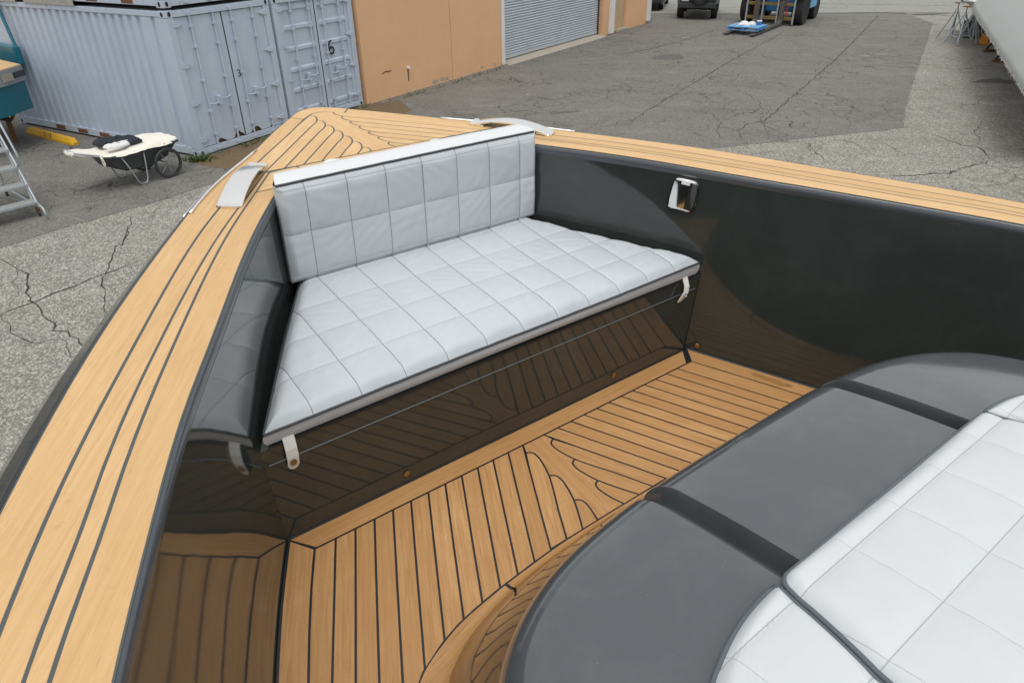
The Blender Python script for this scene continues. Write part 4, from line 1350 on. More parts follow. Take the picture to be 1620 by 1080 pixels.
# ------------------------------------------------------------------ cushions lying in the boat
def hw_seat(y):
    return 0.957-(y-1.535)*(0.390/0.655)
Y0S, Y1S = 1.532, 2.245
def puff(a, b, k=0.30):
    """one quilted square: uneven filling, puckers pulled in along the stitching"""
    sa, sb = abs(math.sin(math.pi*a)), abs(math.sin(math.pi*b))
    ia, ib = math.floor(a), math.floor(b)
    h = math.sin(ia*127.1+ib*311.7)*43758.5453
    h -= math.floor(h)
    h2 = math.sin(ia*269.5+ib*183.3)*43758.5453
    h2 -= math.floor(h2)
    fa, fb = a-ia-0.5, b-ib-0.5
    amp = 0.78+0.44*h+(h2-0.5)*0.7*fa+(h-0.5)*0.6*fb
    puck = 0.075*(math.exp(-sb/0.16)*math.sin(a*37+9*h)+math.exp(-sa/0.16)*math.sin(b*37+9*h2))*(sa*sb)**0.2
    return (sa**k)*(sb**k)*amp+puck
seat = bthing("seat_cushion", "white quilted vinyl seat cushion on the bow bench", "cushion", (0, 1.85, 0.393), "bow seat upholstery")
NX, NY = 380, 136
rows = []
for j in range(NY+1):
    y = Y0S+(Y1S-Y0S)*j/NY
    w = hw_seat(y)
    row = []
    for i in range(NX+1):
        u = 2*i/NX-1
        x = u*w
        e = min((1-abs(u))*w*0.86, y-Y0S)
        edge = 0.024*(1-min(1.0, e/0.045))**2
        g = puff(x/STEP, (y-2.181)/0.163)
        amp = 0.0105*min(1.0, e/0.03+0.25)
        sag = 0.006*math.sin(x*3.1+y*5)*math.sin(y*4.1-x)
        wr = 0.0012*math.sin(x*61+9*math.sin(y*13))*math.sin(y*37+5*math.sin(x*9))
        row.append((x, y, 0.4725+amp*g-edge-0.008*max(0, 1.64-y)/0.1*0.6+sag+wr*g))
    rows.append(row)
MB().grid(rows).build("quilted_top", 'vinyl_seat', seat, smooth=True, flipfix=False)
ring = [rows[0][i] for i in range(0, NX+1, 4)]+[rows[j][NX] for j in range(0, NY+1, 4)]+[rows[NY][i] for i in range(NX, -1, -4)]+[rows[j][0] for j in range(NY, -1, -4)]
skirt = []
for p in ring:
    d = Vector((p[0], p[1]-1.85)).normalized()*0.006
    skirt.append([p, (p[0]+d.x, p[1]+d.y, (p[2]+0.395)/2+0.008), (p[0]+d.x*0.8, p[1]+d.y*0.8, 0.408), (p[0]-d.x, p[1]-d.y, 0.3935)])
MB().grid(skirt+[skirt[0]]).build("boxing", 'vinyl_plain', seat, smooth=50, flipfix=False)
front = [(x, y-0.002, z+0.001) for x, y, z in rows[0][::3]]
left_ = [(r[0][0]-0.002, r[0][1], r[0][2]+0.001) for r in rows[::3]]
right_ = [(r[-1][0]+0.002, r[-1][1], r[-1][2]+0.001) for r in rows[::3]]
MB().tube(left_[::-1]+front+right_, 0.0046, 8).build("piping", 'piping_dark', seat, smooth=True)
# snap tabs
def snap_tab(pts, w, root, name="snap_tab"):
    """a strap folded along pts (boat coords), round-ended"""
    vs, fs = [], []
    P = [Vector(p) for p in pts]
    n = len(P)
    for i, p in enumerate(P):
        ww = w/2
        if i == n-1:
            ww *= 0.35
        elif i == n-2:
            ww *= 0.80
        q0, q1 = P[max(0, i-1)], P[min(n-1, i+1)]
        d = (q1-q0).normalized()
        side = Vector((1, 0, 0))
        side = (side-d*side.dot(d)).normalized()
        nn = d.cross(side)*0.0014
        vs += [p-side*ww-nn, p+side*ww-nn, p+side*ww+nn, p-side*ww+nn]
    for i in range(n-1):
        for k in range(4):
            fs.append((4*i+k, 4*i+(k+1) % 4, 4*i+4+(k+1) % 4, 4*i+4+k))
    fs += [(0, 1, 2, 3), tuple(4*(n-1)+k for k in (3, 2, 1, 0))]
    return MB().add(vs, fs).build(name, 'white_tab', root)
fy = lambda z, o=0.006: 1.497+0.085*z-o
t1 = snap_tab([(-0.892, 1.533, 0.400), (-0.892, fy(0.385, 0.004), 0.386), (-0.893, fy(0.36, 0.012), 0.36), (-0.893, fy(0.33, 0.014), 0.33), (-0.894, fy(0.30, 0.011), 0.300), (-0.894, fy(0.29, 0.009), 0.290), (-0.895, fy(0.283, 0.008), 0.282)], 0.036, seat)
MB().lathe([(0.011, 0.0), (0.011, 0.003), (0.006, 0.0035), (0.0001, 0.001)], (-0.894, fy(0.312, 0.0142), 0.312), (0, -1, 0.12), 14).build("grommet", 'brass', t1)
t2 = snap_tab([(0.882, 1.533, 0.400), (0.882, fy(0.388, 0.004), 0.388), (0.880, fy(0.365, 0.018), 0.365), (0.872, fy(0.34, 0.024), 0.342), (0.858, fy(0.32, 0.022), 0.322), (0.846, fy(0.305, 0.018), 0.306), (0.840, fy(0.298, 0.015), 0.299)], 0.030, seat)
MB().lathe([(0.009, 0.0), (0.009, 0.003), (0.005, 0.0035), (0.0001, 0.001)], (0.865, fy(0.332, 0.0275), 0.332), (-0.5, -1, 0.3), 12).build("grommet", 'steel', t2)

back = bthing("backrest_cushion", "white quilted vinyl backrest standing behind the bow seat", "cushion", (0, 2.26, 0.47), "bow seat upholstery")
LEAN = 0.1145
ZB0, ZB1 = 0.476, 0.846
HB = 0.581
NX, NZ = 260, 90
rows = []
for j in range(NZ+1):
    z = ZB0+(ZB1-ZB0)*j/NZ
    row = []
    for i in range(NX+1):
        u = 2*i/NX-1
        x = u*HB
        e = min((1-abs(u))*HB, z-ZB0, ZB1-z)
        edge = 0.016*(1-min(1.0, e/0.03))**2
        g = puff(x/STEP, (z-0.507)/0.160) if z > 0.507 else abs(math.sin(math.pi*x/STEP))**0.5*0.55
        amp = 0.0110*min(1.0, e/0.03+0.2)
        wave = 0.010*math.sin(2.2*x+0.6)*max(0, (z-0.6))/0.25
        wr = 0.0010*math.sin(x*57+8*math.sin(z*15))*math.sin(z*41+5*math.sin(x*11))
        row.append((x, 2.231-LEAN*(0.827-z)-amp*g+edge+wave*0.6+wr*g, z+wave*0.25))
    rows.append(row)
MB().grid(rows).build("quilted_front", 'vinyl_back', back, smooth=True, flipfix=False)
topf = rows[NZ]
trs = []
for k, (dy, dz, kx) in enumerate([(0.0, 0.0, 1.0), (0.006, 0.006, 0.998), (0.03, 0.012, 0.985), (0.075, 0.011, 0.955), (0.100, 0.005, 0.935), (0.108, -0.008, 0.93), (0.108, -0.35, 0.93)]):
    trs.append([(x*kx, y+dy, z+dz) for x, y, z in topf[::4]])
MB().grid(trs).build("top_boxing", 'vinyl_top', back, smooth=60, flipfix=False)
for sidx, s in ((0, -1), (NX, 1)):
    rr = []
    for j in range(0, NZ+1, 5):
        x, y, z = rows[j][sidx]
        rr.append([(x, y, z), (x+s*0.002, y+0.02, z), (x*0.955, y+0.075, z), (x*0.93, 2.338, z)])
    MB().grid(rr).build("end_boxing", 'vinyl_plain', back, smooth=True, flipfix=False)
bb = [[(x, y, z), (x, y+0.012, z-0.010), (x*0.95, 2.335, z-0.010)] for x, y, z in rows[0][::5]]
MB().grid(bb).build("bottom_boxing", 'vinyl_plain', back, smooth=True, flipfix=False)
MB().tube([(x, y-0.001, z+0.002) for x, y, z in topf[::3]], 0.0048, 8).build("piping", 'piping_dark', back, smooth=True)

# sun-pad cushions on the console
PT = 0.034
def padz(x, y, e):
    edge = 0.020*(1-min(1.0, e/0.028))**2
    gx = abs(math.sin(math.pi*(x+0.085)/0.18))**0.4
    gy = abs(math.sin(math.pi*(y-0.222)/0.162))**0.35
    return ztop(x, y)+PT-edge+0.009*gx*gy*min(1, e/0.03)-0.005*(1-gy)
inb = lambda y: 0.428+0.21*(0.265-y)
YE = -0.95
def pad_object(label, xs_of_row, ys, base, frontpipe, group):
    root = bthing("sun_pad", label, "cushion", base, group)
    rows = []
    NXp = 110
    for j, y in enumerate(ys):
        x0, x1, f = xs_of_row(j, y)
        rows.append([(x0+(x1-x0)*i/NXp, f(i/NXp)) for i in range(NXp+1)])
    R3 = []
    nr = len(rows)
    P2 = [[Vector(p) for p in r] for r in rows]
    for j in range(nr):
        rr = []
        for i in range(NXp+1):
            p = P2[j][i]
            e = min((p-P2[j][0]).length, (p-P2[j][NXp]).length, (p-P2[0][i]).length)
            rr.append((p.x, p.y, padz(p.x, p.y, e)))
        R3.append(rr)
    MB().grid(R3).build("quilted_top", 'vinyl_pad', root, smooth=True, flipfix=False)
    loop = [R3[j][0] for j in range(nr-1, 0, -2)]+[R3[0][i] for i in range(0, NXp+1, 2)]+[R3[j][NXp] for j in range(2, nr, 2)]
    sk = [[p, (p[0], p[1], (p[2]+ztop(p[0], p[1]))/2), (p[0], p[1], ztop(p[0], p[1])-0.003)] for p in loop]
    MB().grid(sk).build("boxing", 'vinyl_plain', root, smooth=True, flipfix=False)
    MB().tube([(p[0], p[1], p[2]+0.0015) for p in loop], 0.0058, 8).build("piping", 'piping_grey', root, smooth=True)
    return root
def smooth_ys(y0, y1, n):
    return [y0+(y1-y0)*(i/n)**1.25 for i in range(n+1)]
ysc = smooth_ys(0.268, YE, 150)
def rowc(j, y):
    w = inb(y)-0.006
    r = 0.022
    k = min(1.0, (0.268-y)/r)
    w -= r*(1-math.sqrt(max(0, 1-(1-k)**2)))
    return -w, w, (lambda t: y)
pad_object("wide white middle sun pad on the dark console", rowc, ysc, (0, 0, 0.85), True, "sun pads on the console")
OC = [(0.440, 0.266), (0.504, 0.262), (0.561, 0.253), (0.63, 0.233), (0.696, 0.204), (0.752, 0.163), (0.795, 0.105), (0.825, 0.02), (0.842, -0.15), (0.85, -0.45), (0.852, YE)]
dO, ox_, oy_ = resample(OC, 0)
for s, lab in ((-1, "white corner sun pad at the near bottom edge of the console"), (1, "white corner sun pad at the far right of the console")):
    n = 110
    tpar = [(i/n)**1.1 for i in range(n+1)]
    def rowk(j, y, s=s):
        t = tpar[j]
        a = dO[-1]*t
        xo, yo = ox_(a), oy_(a)
        yi = 0.262+(YE-0.262)*t
        # the inboard point lies on the joint with the middle pad
        yi = min(yi, 0.262)
        xi = inb(yi)+0.006
        if j == 0:
            xi, yi = 0.438, 0.264
        A0, A1 = Vector((xi*s, yi)), Vector((xo*s, yo))
        if s < 0:
            A0, A1 = A1, A0
        return A0.x, A1.x, (lambda q: A0.y+(A1.y-A0.y)*q)
    pad_object(lab, rowk, list(range(n+1)), (s*0.62, -0.1, 0.84), True, "sun pads on the console")

# ------------------------------------------------------------------ yard objects
# garden cart under a canvas
ca_ = math.atan2(-0.55, 0.83)
cart = thing("garden_cart", "black two-wheeled garden cart under a cream canvas beside the containers", "cart", (-6.733, 12.18, 0.004), ca_)
tray = MB()
secs = []
for (y, zb, hb) in [(-0.42, 0.50, 0.30), (-0.34, 0.36, 0.29), (-0.15, 0.27, 0.28), (0.30, 0.24, 0.28), (0.62, 0.33, 0.30), (0.80, 0.50, 0.31)]:
    secs.append([(-0.37, y, 0.585), (-hb-0.02, y, (0.585+zb)/2), (-hb, y, zb+0.03), (-hb+0.05, y, zb), (hb-0.05, y, zb), (hb, y, zb+0.03), (hb+0.02, y, (0.585+zb)/2), (0.37, y, 0.585)])
tray.grid(secs)
tray.add([secs[0][k] for k in range(8)], [tuple(range(8))]).add([secs[-1][k] for k in range(8)], [tuple(range(8))])
tray.build("tray", plain("tray_grey", (0.055, 0.060, 0.062, 1), 0.55, var=0.25), cart, smooth=35)
MB().tube([(-0.38, -0.44, 0.585), (0.38, -0.44, 0.585), (0.39, 0.82, 0.585), (-0.39, 0.82, 0.585)], 0.02, 8, closed=True).build("rim", 'darkgrey', cart)
MB().tube([(-0.34, -0.40, 0.57), (-0.26, -0.62, 0.66), (-0.18, -0.86, 0.745), (0.18, -0.86, 0.745), (0.26, -0.62, 0.66), (0.34, -0.40, 0.57)], 0.016, 8).build("handle", 'steel', cart, smooth=True)
for x in (-0.335, 0.335):
    MB().tube([(x, -0.24, 0.56), (x, -0.13, 0.30), (x, -0.06, 0.08), (x, -0.02, 0.022), (x, 0.035, 0.014), (x, 0.09, 0.022), (x, 0.125, 0.09), (x, 0.155, 0.32), (x, 0.175, 0.56)], 0.0125, 8).build("leg", 'steel', cart, smooth=True)
for x in (-0.40, 0.40):
    R0 = 0.262
    tyre = MB().lathe([(R0-0.045, -0.022), (R0-0.012, -0.026), (R0, -0.014), (R0, 0.014), (R0-0.012, 0.026), (R0-0.045, 0.022)], (x, 0.53, R0), (1, 0, 0), 36)
    w = tyre.build("wheel", 'darkgrey', cart, smooth=40)
    bpy.data.objects.remove(w)
    m = MB()
    n = 36
    prof = [(R0-0.045, -0.022), (R0-0.012, -0.026), (R0, -0.014), (R0, 0.014), (R0-0.012, 0.026), (R0-0.045, 0.022)]
    vs, fs = [], []
    for k in range(n):
        a = 2*math.pi*k/n
        for r_, h in prof:
            vs.append((x+h, 0.53+r_*math.cos(a), R0+r_*math.sin(a)))
    q = len(prof)
    for k in range(n):
        k2 = (k+1) % n
        for i in range(q):
            fs.append((k*q+i, k*q+(i+1) % q, k2*q+(i+1) % q, k2*q+i))
    wh = MB().add(vs, fs).build("wheel", 'darkgrey', cart, smooth=40)
    sp_ = MB()
    for k in range(7):
        a = 2*math.pi*k/7+0.3
        sp_.tube([(x, 0.53+0.03*math.cos(a), R0+0.03*math.sin(a)), (x, 0.53+(R0-0.04)*math.cos(a), R0+(R0-0.04)*math.sin(a))], 0.008, 6)
    sp_.lathe([(0.035, -0.03), (0.035, 0.03)], (x, 0.53, R0), (1, 0, 0), 14)
    sp_.build("spokes", plain("spoke_grey", (0.20, 0.21, 0.21, 1), 0.6), wh)
MB().tube([(-0.42, 0.53, 0.262), (0.42, 0.53, 0.262)], 0.012, 8).build("axle", 'steel', cart)
# canvas
rows = []
rc = random.Random(5)
for i in range(31):
    t = i/30
    y = -0.90+1.76*t
    hw_ = 0.13+0.28*min(1, t/0.34) if t < 0.9 else 0.41-0.10*(t-0.9)/0.1
    zc = 0.765-0.13*min(1, t/0.30)
    hump = 0.055*math.exp(-((t-0.72)/0.22)**2)
    row = []
    for j in range(25):
        u = 2*j/24-1
        edge = 0.055*max(0, abs(u)-0.86)/0.14
        z = zc+hump*(1-u*u)-edge-0.02*(t < 0.5)*(1-u*u)+rc.uniform(-0.006, 0.006)+0.008*math.sin(9*u+6*t*3)
        row.append((hw_*u*1.03+rc.uniform(-0.004, 0.004), y+rc.uniform(-0.004, 0.004), z))
    rows.append(row)
m = MB().grid(rows)
m.grid([[p for p in rows[0]], [(x*0.96, y-0.012, z-0.04) for x, y, z in rows[0]]])
m.grid([[p for p in rows[-1]], [(x*0.98, y+0.015, z-0.07) for x, y, z in rows[-1]]])
canvas = m.build("canvas_cover", 'canvas', smooth=True, flipfix=False)
canvas.location = cart.location
canvas.rotation_euler = cart.rotation_euler
tag(canvas, "cream canvas sheet draped over the black garden cart", "canvas")
MB().tube([(0.30, -0.56, 0.665), (0.33, -0.56, 0.60), (0.31, -0.55, 0.53), (0.335, -0.54, 0.47), (0.355, -0.535, 0.50), (0.345, -0.545, 0.58), (0.32, -0.55, 0.65)], 0.010, 6).build("tie_cord", 'canvas', canvas)
def heap(name, label, cat, mat, pts, z, th, seed):
    """a crumpled garment thrown down: irregular outline, folds"""
    rnd = random.Random(seed)
    c = Vector((sum(p[0] for p in pts)/len(pts), sum(p[1] for p in pts)/len(pts)))
    n = len(pts)*4
    ringp = []
    for i in range(n):
        a, b = pts[i//4], pts[(i//4+1) % len(pts)]
        t = (i % 4)/4
        ringp.append(Vector((a[0]+(b[0]-a[0])*t+rnd.uniform(-0.012, 0.012), a[1]+(b[1]-a[1])*t+rnd.uniform(-0.012, 0.012))))
    rws = []
    for k, f in enumerate((1.0, 1.01, 0.85, 0.6, 0.35, 0.12)):
        hz = (0.0, th*0.5, th, th*1.15, th*0.9, th)[k]
        rws.append([(*(c+(p-c)*f), z+hz+(rnd.uniform(-0.25, 0.25)*th if k > 1 else 0)) for p in ringp]+[(*(c+(ringp[0]-c)*f), z+hz)])
    o = MB().grid(rws).build(name, mat, smooth=True, flipfix=False)
    o.location = cart.location
    o.rotation_euler = cart.rotation_euler
    return tag(o, label, cat)
heap("jacket", "dark navy jacket thrown on the canvas of the garden cart", "jacket", 'darkcloth', [(-0.34, -0.30), (-0.12, -0.32), (0.06, -0.10), (0.26, 0.04), (0.26, 0.24), (0.04, 0.26), (-0.24, 0.16), (-0.36, -0.05)], 0.675, 0.085, 2)
heap("white_shirt", "crumpled white shirt beside the dark jacket on the cart", "shirt", 'white', [(0.10, -0.36), (0.24, -0.34), (0.32, -0.16), (0.30, -0.02), (0.20, 0.08), (0.12, 0.0), (0.13, -0.14)], 0.690, 0.055, 9)

# parking bumpers
def bumper(name, label, p0, p1, group):
    d = Vector((p1[0]-p0[0], p1[1]-p0[1]))
    L = d.length
    root = thing(name, label, "parking block", ((p0[0]+p1[0])/2, (p0[1]+p1[1])/2, 0.005), math.atan2(d.y, d.x), group)
    m = MB()
    prof = [(-0.085, 0.0), (-0.085, 0.05), (-0.05, 0.125), (0.05, 0.125), (0.085, 0.05), (0.085, 0.0)]
    rws = []
    for x, k in ((-L/2, 0.78), (-L/2+0.10, 1.0), (L/2-0.10, 1.0), (L/2, 0.78)):
        zz = 0.42 if k < 1 else 1.0
        rws.append([(x, y*k, z*zz) for y, z in prof])
    m.grid(rws)
    m.add(rws[0], [tuple(range(6))]).add(rws[-1], [tuple(range(6))])
    b = m.build("block", 'yellow', root)
    return root
gb = "yellow parking blocks by the containers"
b1 = bumper("parking_block", "yellow parking block with dark stencilled letters near the garden cart", (-10.62, 15.72), (-9.00, 14.62), gb)
bumper("parking_block", "yellow parking block mostly hidden behind the garden cart", (-8.3, 14.25), (-6.9, 13.30), gb)
bumper("parking_block", "yellow parking block at the far corner of the left container", (-13.3, 17.9), (-11.75, 16.95), gb)
# worn stencil on the sloping face of the first block
for k, seg in enumerate([[(0.05, 0.0), (0.0, 0.0), (0.0, 0.05), (0.05, 0.05)], [(0.0, 0.0), (0.0, 0.05)], [(0.025, 0.0), (0.025, 0.05)], [(0.05, 0.045), (0.0, 0.05), (0.0, 0.03), (0.05, 0.02), (0.05, 0.0), (0.0, 0.005)]]):
    vs, fs = [], []
    x0 = -0.16+k*0.085
    P = [(x0+a*0.9, -0.0835+0.035*(b/0.05*0.9+0.05)*0.95, 0.053+0.072*(b/0.05*0.9+0.05)) for a, b in seg]
    m = MB()
    for a, b in zip(P[:-1], P[1:]):
        dx, dz = b[0]-a[0], b[2]-a[2]
        l_ = max(1e-6, math.hypot(dx, dz))
        ox2, oz2 = -dz/l_*0.009, dx/l_*0.009
        m.add([(a[0]-ox2, a[1]-0.002-oz2*0.45, a[2]-oz2+0.001), (a[0]+ox2, a[1]-0.002+oz2*0.45, a[2]+oz2+0.001), (b[0]+ox2, b[1]-0.002+oz2*0.45, b[2]+oz2+0.001), (b[0]-ox2, b[1]-0.002-oz2*0.45, b[2]-oz2+0.001)], [(0, 1, 2, 3)])
    m.build("stencil_letter", 'ink', b1, flipfix=False)

# rolling warehouse ladder
lad_u = Vector((-0.75, 0.66)).normalized()      # direction of ascent
lad = thing("rolling_ladder", "grey steel rolling ladder with perforated treads at the left edge", "ladder", (-7.40, 10.53, 0.004), math.atan2(lad_u.y, lad_u.x)-math.pi/2)
# local: y = ascent, -x = along the treads away from the right stile ; x=0 right stile
LW = 0.85
for k in range(7):
    z = 0.25+0.245*k
    y = 0.155*k
    tr = MB().box((-LW, y-0.02, z-0.045), (0.0, y+0.20, z-0.006), bev=0.004).build("tread", 'steel', lad)
    g = MB()
    for a in range(17):
        for b in range(4):
            g.lathe([(0.011, 0.0), (0.0075, 0.006)], (-LW+0.05+a*0.047+(b % 2)*0.02, y+0.018+b*0.048, z-0.006), (0, 0, 1), 5)
    g.build("grip_pattern", plain("grip_rust", (0.40, 0.34, 0.26, 1), 0.7, var=0.3, scale=40) if k == 0 else bpy.data.materials["grip_rust"], tr)["kind"] = "stuff"
for x in (-LW, 0.0):
    for dy in (0.0, 0.19):
        MB().tube([(x, -0.03+dy, 0.16), (x, 0.155*7+dy, 0.16+0.245*7)], 0.016, 8).build("stile", 'steel', lad)
    MB().tube([(x, 0.30, 0.74), (x, 0.17, 0.80), (x, 0.10, 0.88), (x, 0.11, 0.98), (x, 0.11+0.155*5.5, 0.98+0.245*5.5), (x, 0.155*7+0.5, 0.25+0.245*7+0.80)], 0.016, 8).build("handrail", 'steel', lad, smooth=True)
    MB().tube([(x, 0.05, 0.215), (x, -0.10, 0.20), (x, -0.20, 0.17), (x, -0.235, 0.10), (x, -0.24, 0.015)], 0.015, 8).build("front_foot", 'steel', lad, smooth=True)
    MB().tube([(x, 0.155*7+0.19, 0.16+0.245*7), (x, 1.55, 0.10)], 0.016, 8).build("rear_leg", 'steel', lad)
    MB().tube([(x, 0.0, 0.15), (x, 1.55, 0.14)], 0.016, 8).build("base_rail", 'steel', lad)
    for y in (0.02, 1.5):
        cst = MB().lathe([(0.045, -0.014), (0.05, -0.008), (0.05, 0.008), (0.045, 0.014)], (x-0.02, y, 0.05), (1, 0, 0), 16).build("caster", 'darkgrey', lad, smooth=40)
        MB().box((x-0.045, y-0.02, 0.05), (x-0.036, y+0.03, 0.15)).box((x-0.004, y-0.02, 0.05), (x+0.004, y+0.03, 0.15)).box((x-0.045, y-0.03, 0.125), (x+0.004, y+0.035, 0.135)).build("fork", 'rust', cst)
MB().tube([(-LW, 0.40, 0.13), (0.0, 0.75, 0.52)], 0.012, 6).build("brace", 'steel', lad)
MB().tube([(0.0, 0.40, 0.13), (-LW, 0.75, 0.52)], 0.012, 6).build("brace", 'steel', lad)

# teal boat with a teak swim platform at the left edge
tb = thing("teal_boat", "teal boat stern with teak swim platform cropped by the left edge", "boat", (-9.72, 14.87, 0.0), math.atan2(0.61, -0.79))
# local x = along the far edge (away left), local y = toward the camera-left
rim_ = [(0.0, 0.0), (-0.10, 0.12), (-0.25, 0.31), (-0.42, 0.55), (-0.56, 0.88), (-0.62, 1.5)]
back_ = [(3.0, 1.5), (3.0, 0.0)]
def slab(pts, k, z0, z1, name, mat, par):
    P = [(x+0.35*k if i < 6 else x, y*(1-0.0*k)+k*0.05, z0) for i, (x, y) in enumerate(pts)]
    return MB().prism(P, (0, 0, z1-z0)).build(name, mat, par)
plat = slab(rim_+back_, 0.0, 1.27, 1.545, "platform", plain("gelcoat_grey", (0.27, 0.29, 0.30, 1), 0.35), tb)
slab(rim_+back_, 0.10, 1.546, 1.558, "teak_top", 'teak_dx', plat)
MB().prism([(-0.005, -0.01, 1.36), (-0.10, 0.105, 1.36), (-0.235, 0.28, 1.36), (-0.25, 0.27, 1.36), (-0.115, 0.09, 1.36), (-0.02, -0.02, 1.36)], (0, 0, 0.10)).build("vent_panel", 'darkgrey', plat)
MB().prism([(-0.275, 0.325, 1.34), (-0.445, 0.56, 1.34), (-0.46, 0.55, 1.34), (-0.29, 0.31, 1.34)], (0, 0, 0.13)).build("hatch_panel", 'concrete', plat)
slab(rim_+back_, 0.25, 0.72, 1.268, "hull", 'teal', tb)
MB().box((1.02, -0.45, 1.40), (3.0, -0.30, 1.76), bev=0.03).build("transom", 'teal', tb)
MB().tube([(1.08, -0.40, 1.7), (1.3, -0.42, 2.3), (1.6, -0.45, 3.2)], 0.035, 8).build("arch_leg", 'teal', tb)
MB().tube([(0.6, 0.4, 0.72), (0.6, 0.4, 0.006)], 0.05, 8).build("stand_leg", 'rust', tb)
MB().tube([(2.4, 1.0, 0.72), (2.4, 1.0, 0.006)], 0.05, 8).build("stand_leg", 'rust', tb)
MB().tube([(0.5, 0.9, 0.72), (0.45, 0.7, 0.58), (0.1, 0.5, 0.55), (0.05, 0.4, 0.70)], 0.03, 8).build("drive_guard", 'darkgrey', tb, smooth=True)

# ------------------------------------------------------------------ vehicles in the distance
def tyre_mesh(R, w, c, ax=(1, 0, 0)):
    return MB().lathe([(R*0.62, -w*0.48), (R*0.93, -w*0.5), (R, -w*0.36), (R, w*0.36), (R*0.93, w*0.5), (R*0.62, w*0.48)], c, ax, 28)
jeep = thing("off_road_car", "dark off-road car seen from behind with a spare wheel and white plate", "car", (8.40, 33.80, 0.006), -math.atan2(0.28, 0.96))
for x in (-0.72, 0.72):
    for y in (0.0, 2.4):
        t = tyre_mesh(0.39, 0.27, (x, y, 0.39)).build("wheel", 'tyre', jeep, smooth=40)
        s = 1 if x > 0 else -1
        MB().lathe([(0.22, 0.10*s), (0.21, 0.128*s), (0.07, 0.125*s), (0.0001, 0.13*s)], (x, y, 0.39), (1, 0, 0), 20).build("rim", 'steel', t, smooth=40)
    MB().prism([(x-0.16, -0.50, 0.62), (x-0.16, -0.36, 0.88), (x-0.16, 0.36, 0.88), (x-0.16, 0.50, 0.62), (x-0.16, 0.44, 0.62), (x-0.16, 0.33, 0.83), (x-0.16, -0.33, 0.83), (x-0.16, -0.44, 0.62)], (0.32, 0, 0)).build("fender", 'darkgrey', jeep)
    MB().box((x-0.16, 1.9, 0.82), (x+0.16, 2.9, 0.90), bev=0.02).build("fender", 'darkgrey', jeep)
    MB().box((x*0.97-0.06, -0.73, 0.86), (x*0.97+0.06, -0.69, 1.08), bev=0.01).build("tail_lamp", 'red', jeep)
MB().box((-0.74, -0.70, 0.52), (0.74, 2.0, 1.12), bev=0.05).box((-0.70, 2.0, 0.52), (0.70, 3.05, 1.10), bev=0.05).build("body", 'jeep', jeep)
cab = MB().prism([(-0.70, -0.66, 1.12), (-0.66, -0.60, 1.78), (0.66, -0.60, 1.78), (0.70, -0.66, 1.12)], (0, 2.1, 0)).build("cabin", 'jeep', jeep)
MB().box((-0.52, -0.69, 1.22), (0.52, -0.64, 1.66), bev=0.02).build("rear_window", 'glass', cab)
MB().box((-0.80, -0.86, 0.46), (0.80, -0.68, 0.66), bev=0.03).build("bumper", 'darkgrey', jeep)
sp_ = tyre_mesh(0.37, 0.24, (0.08, -0.86, 0.96), (0, 1, 0)).build("spare_wheel", 'tyre', jeep, smooth=40)
MB().lathe([(0.22, -0.12), (0.18, -0.10), (0.0001, -0.09)], (0.08, -0.86, 0.96), (0, 1, 0), 20).build("rim", 'darkgrey', sp_)
MB().box((-0.68, -0.735, 0.72), (-0.38, -0.715, 0.88)).build("number_plate", 'plate', jeep)
MB().box((-0.5, -0.3, 0.36), (0.5, 2.6, 0.52)).build("chassis", 'black', jeep)
MB().tube([(-0.7, 0.0, 0.36), (0.7, 0.0, 0.36)], 0.05, 8).build("axle", 'black', jeep)
MB().lathe([(0.09, -0.1), (0.13, 0.0), (0.09, 0.1)], (0.0, 0.0, 0.36), (0, 1, 0), 12).build("differential", 'steel', jeep)
MB().tube([(0.45, -0.2, 0.38), (0.45, -0.66, 0.36)], 0.03, 8).build("exhaust", 'steel', jeep)

car = thing("parked_car", "dark car with a yellow plate half hidden behind the white downpipe", "car", (6.75, 37.3, 0.010), -math.atan2(0.28, 0.96))
for x in (-0.72, 0.72):
    for y in (0.0, 2.6):
        t = tyre_mesh(0.33, 0.22, (x, y, 0.33)).build("wheel", 'tyre', car, smooth=40)
        MB().lathe([(0.19, 0.11), (0.0001, 0.115)], (x, y, 0.33), (1 if x > 0 else -1, 0, 0), 18).build("rim", 'steel', t)
rws = []
for y, z0, z1, hw_ in [(-0.85, 0.42, 0.70, 0.78), (-0.78, 0.30, 0.98, 0.84), (0.0, 0.25, 1.05, 0.88), (1.6, 0.25, 1.02, 0.88), (2.9, 0.25, 0.86, 0.84), (3.35, 0.32, 0.66, 0.74)]:
    rws.append([(-hw_*0.94, y, z0), (-hw_, y, (z0+z1)/2), (-hw_*0.94, y, z1), (hw_*0.94, y, z1), (hw_, y, (z0+z1)/2), (hw_*0.94, y, z0), (-hw_*0.94, y, z0)])
MB().grid(rws).add(rws[0][:6], [tuple(range(6))]).add(rws[-1][:6], [tuple(range(6))]).build("body", 'jeep', car, smooth=40)
MB().prism([(-0.68, -0.5, 1.02), (-0.68, 0.1, 1.44), (-0.68, 1.2, 1.44), (-0.68, 1.9, 1.0)], (1.36, 0, 0)).build("cabin", 'glass', car)
MB().box((-0.25, -0.875, 0.56), (0.25, -0.855, 0.68)).build("number_plate", 'plate_y', car)
MB().box((-0.84, -0.93, 0.36), (0.84, -0.80, 0.52), bev=0.03).build("bumper", 'darkgrey', car)

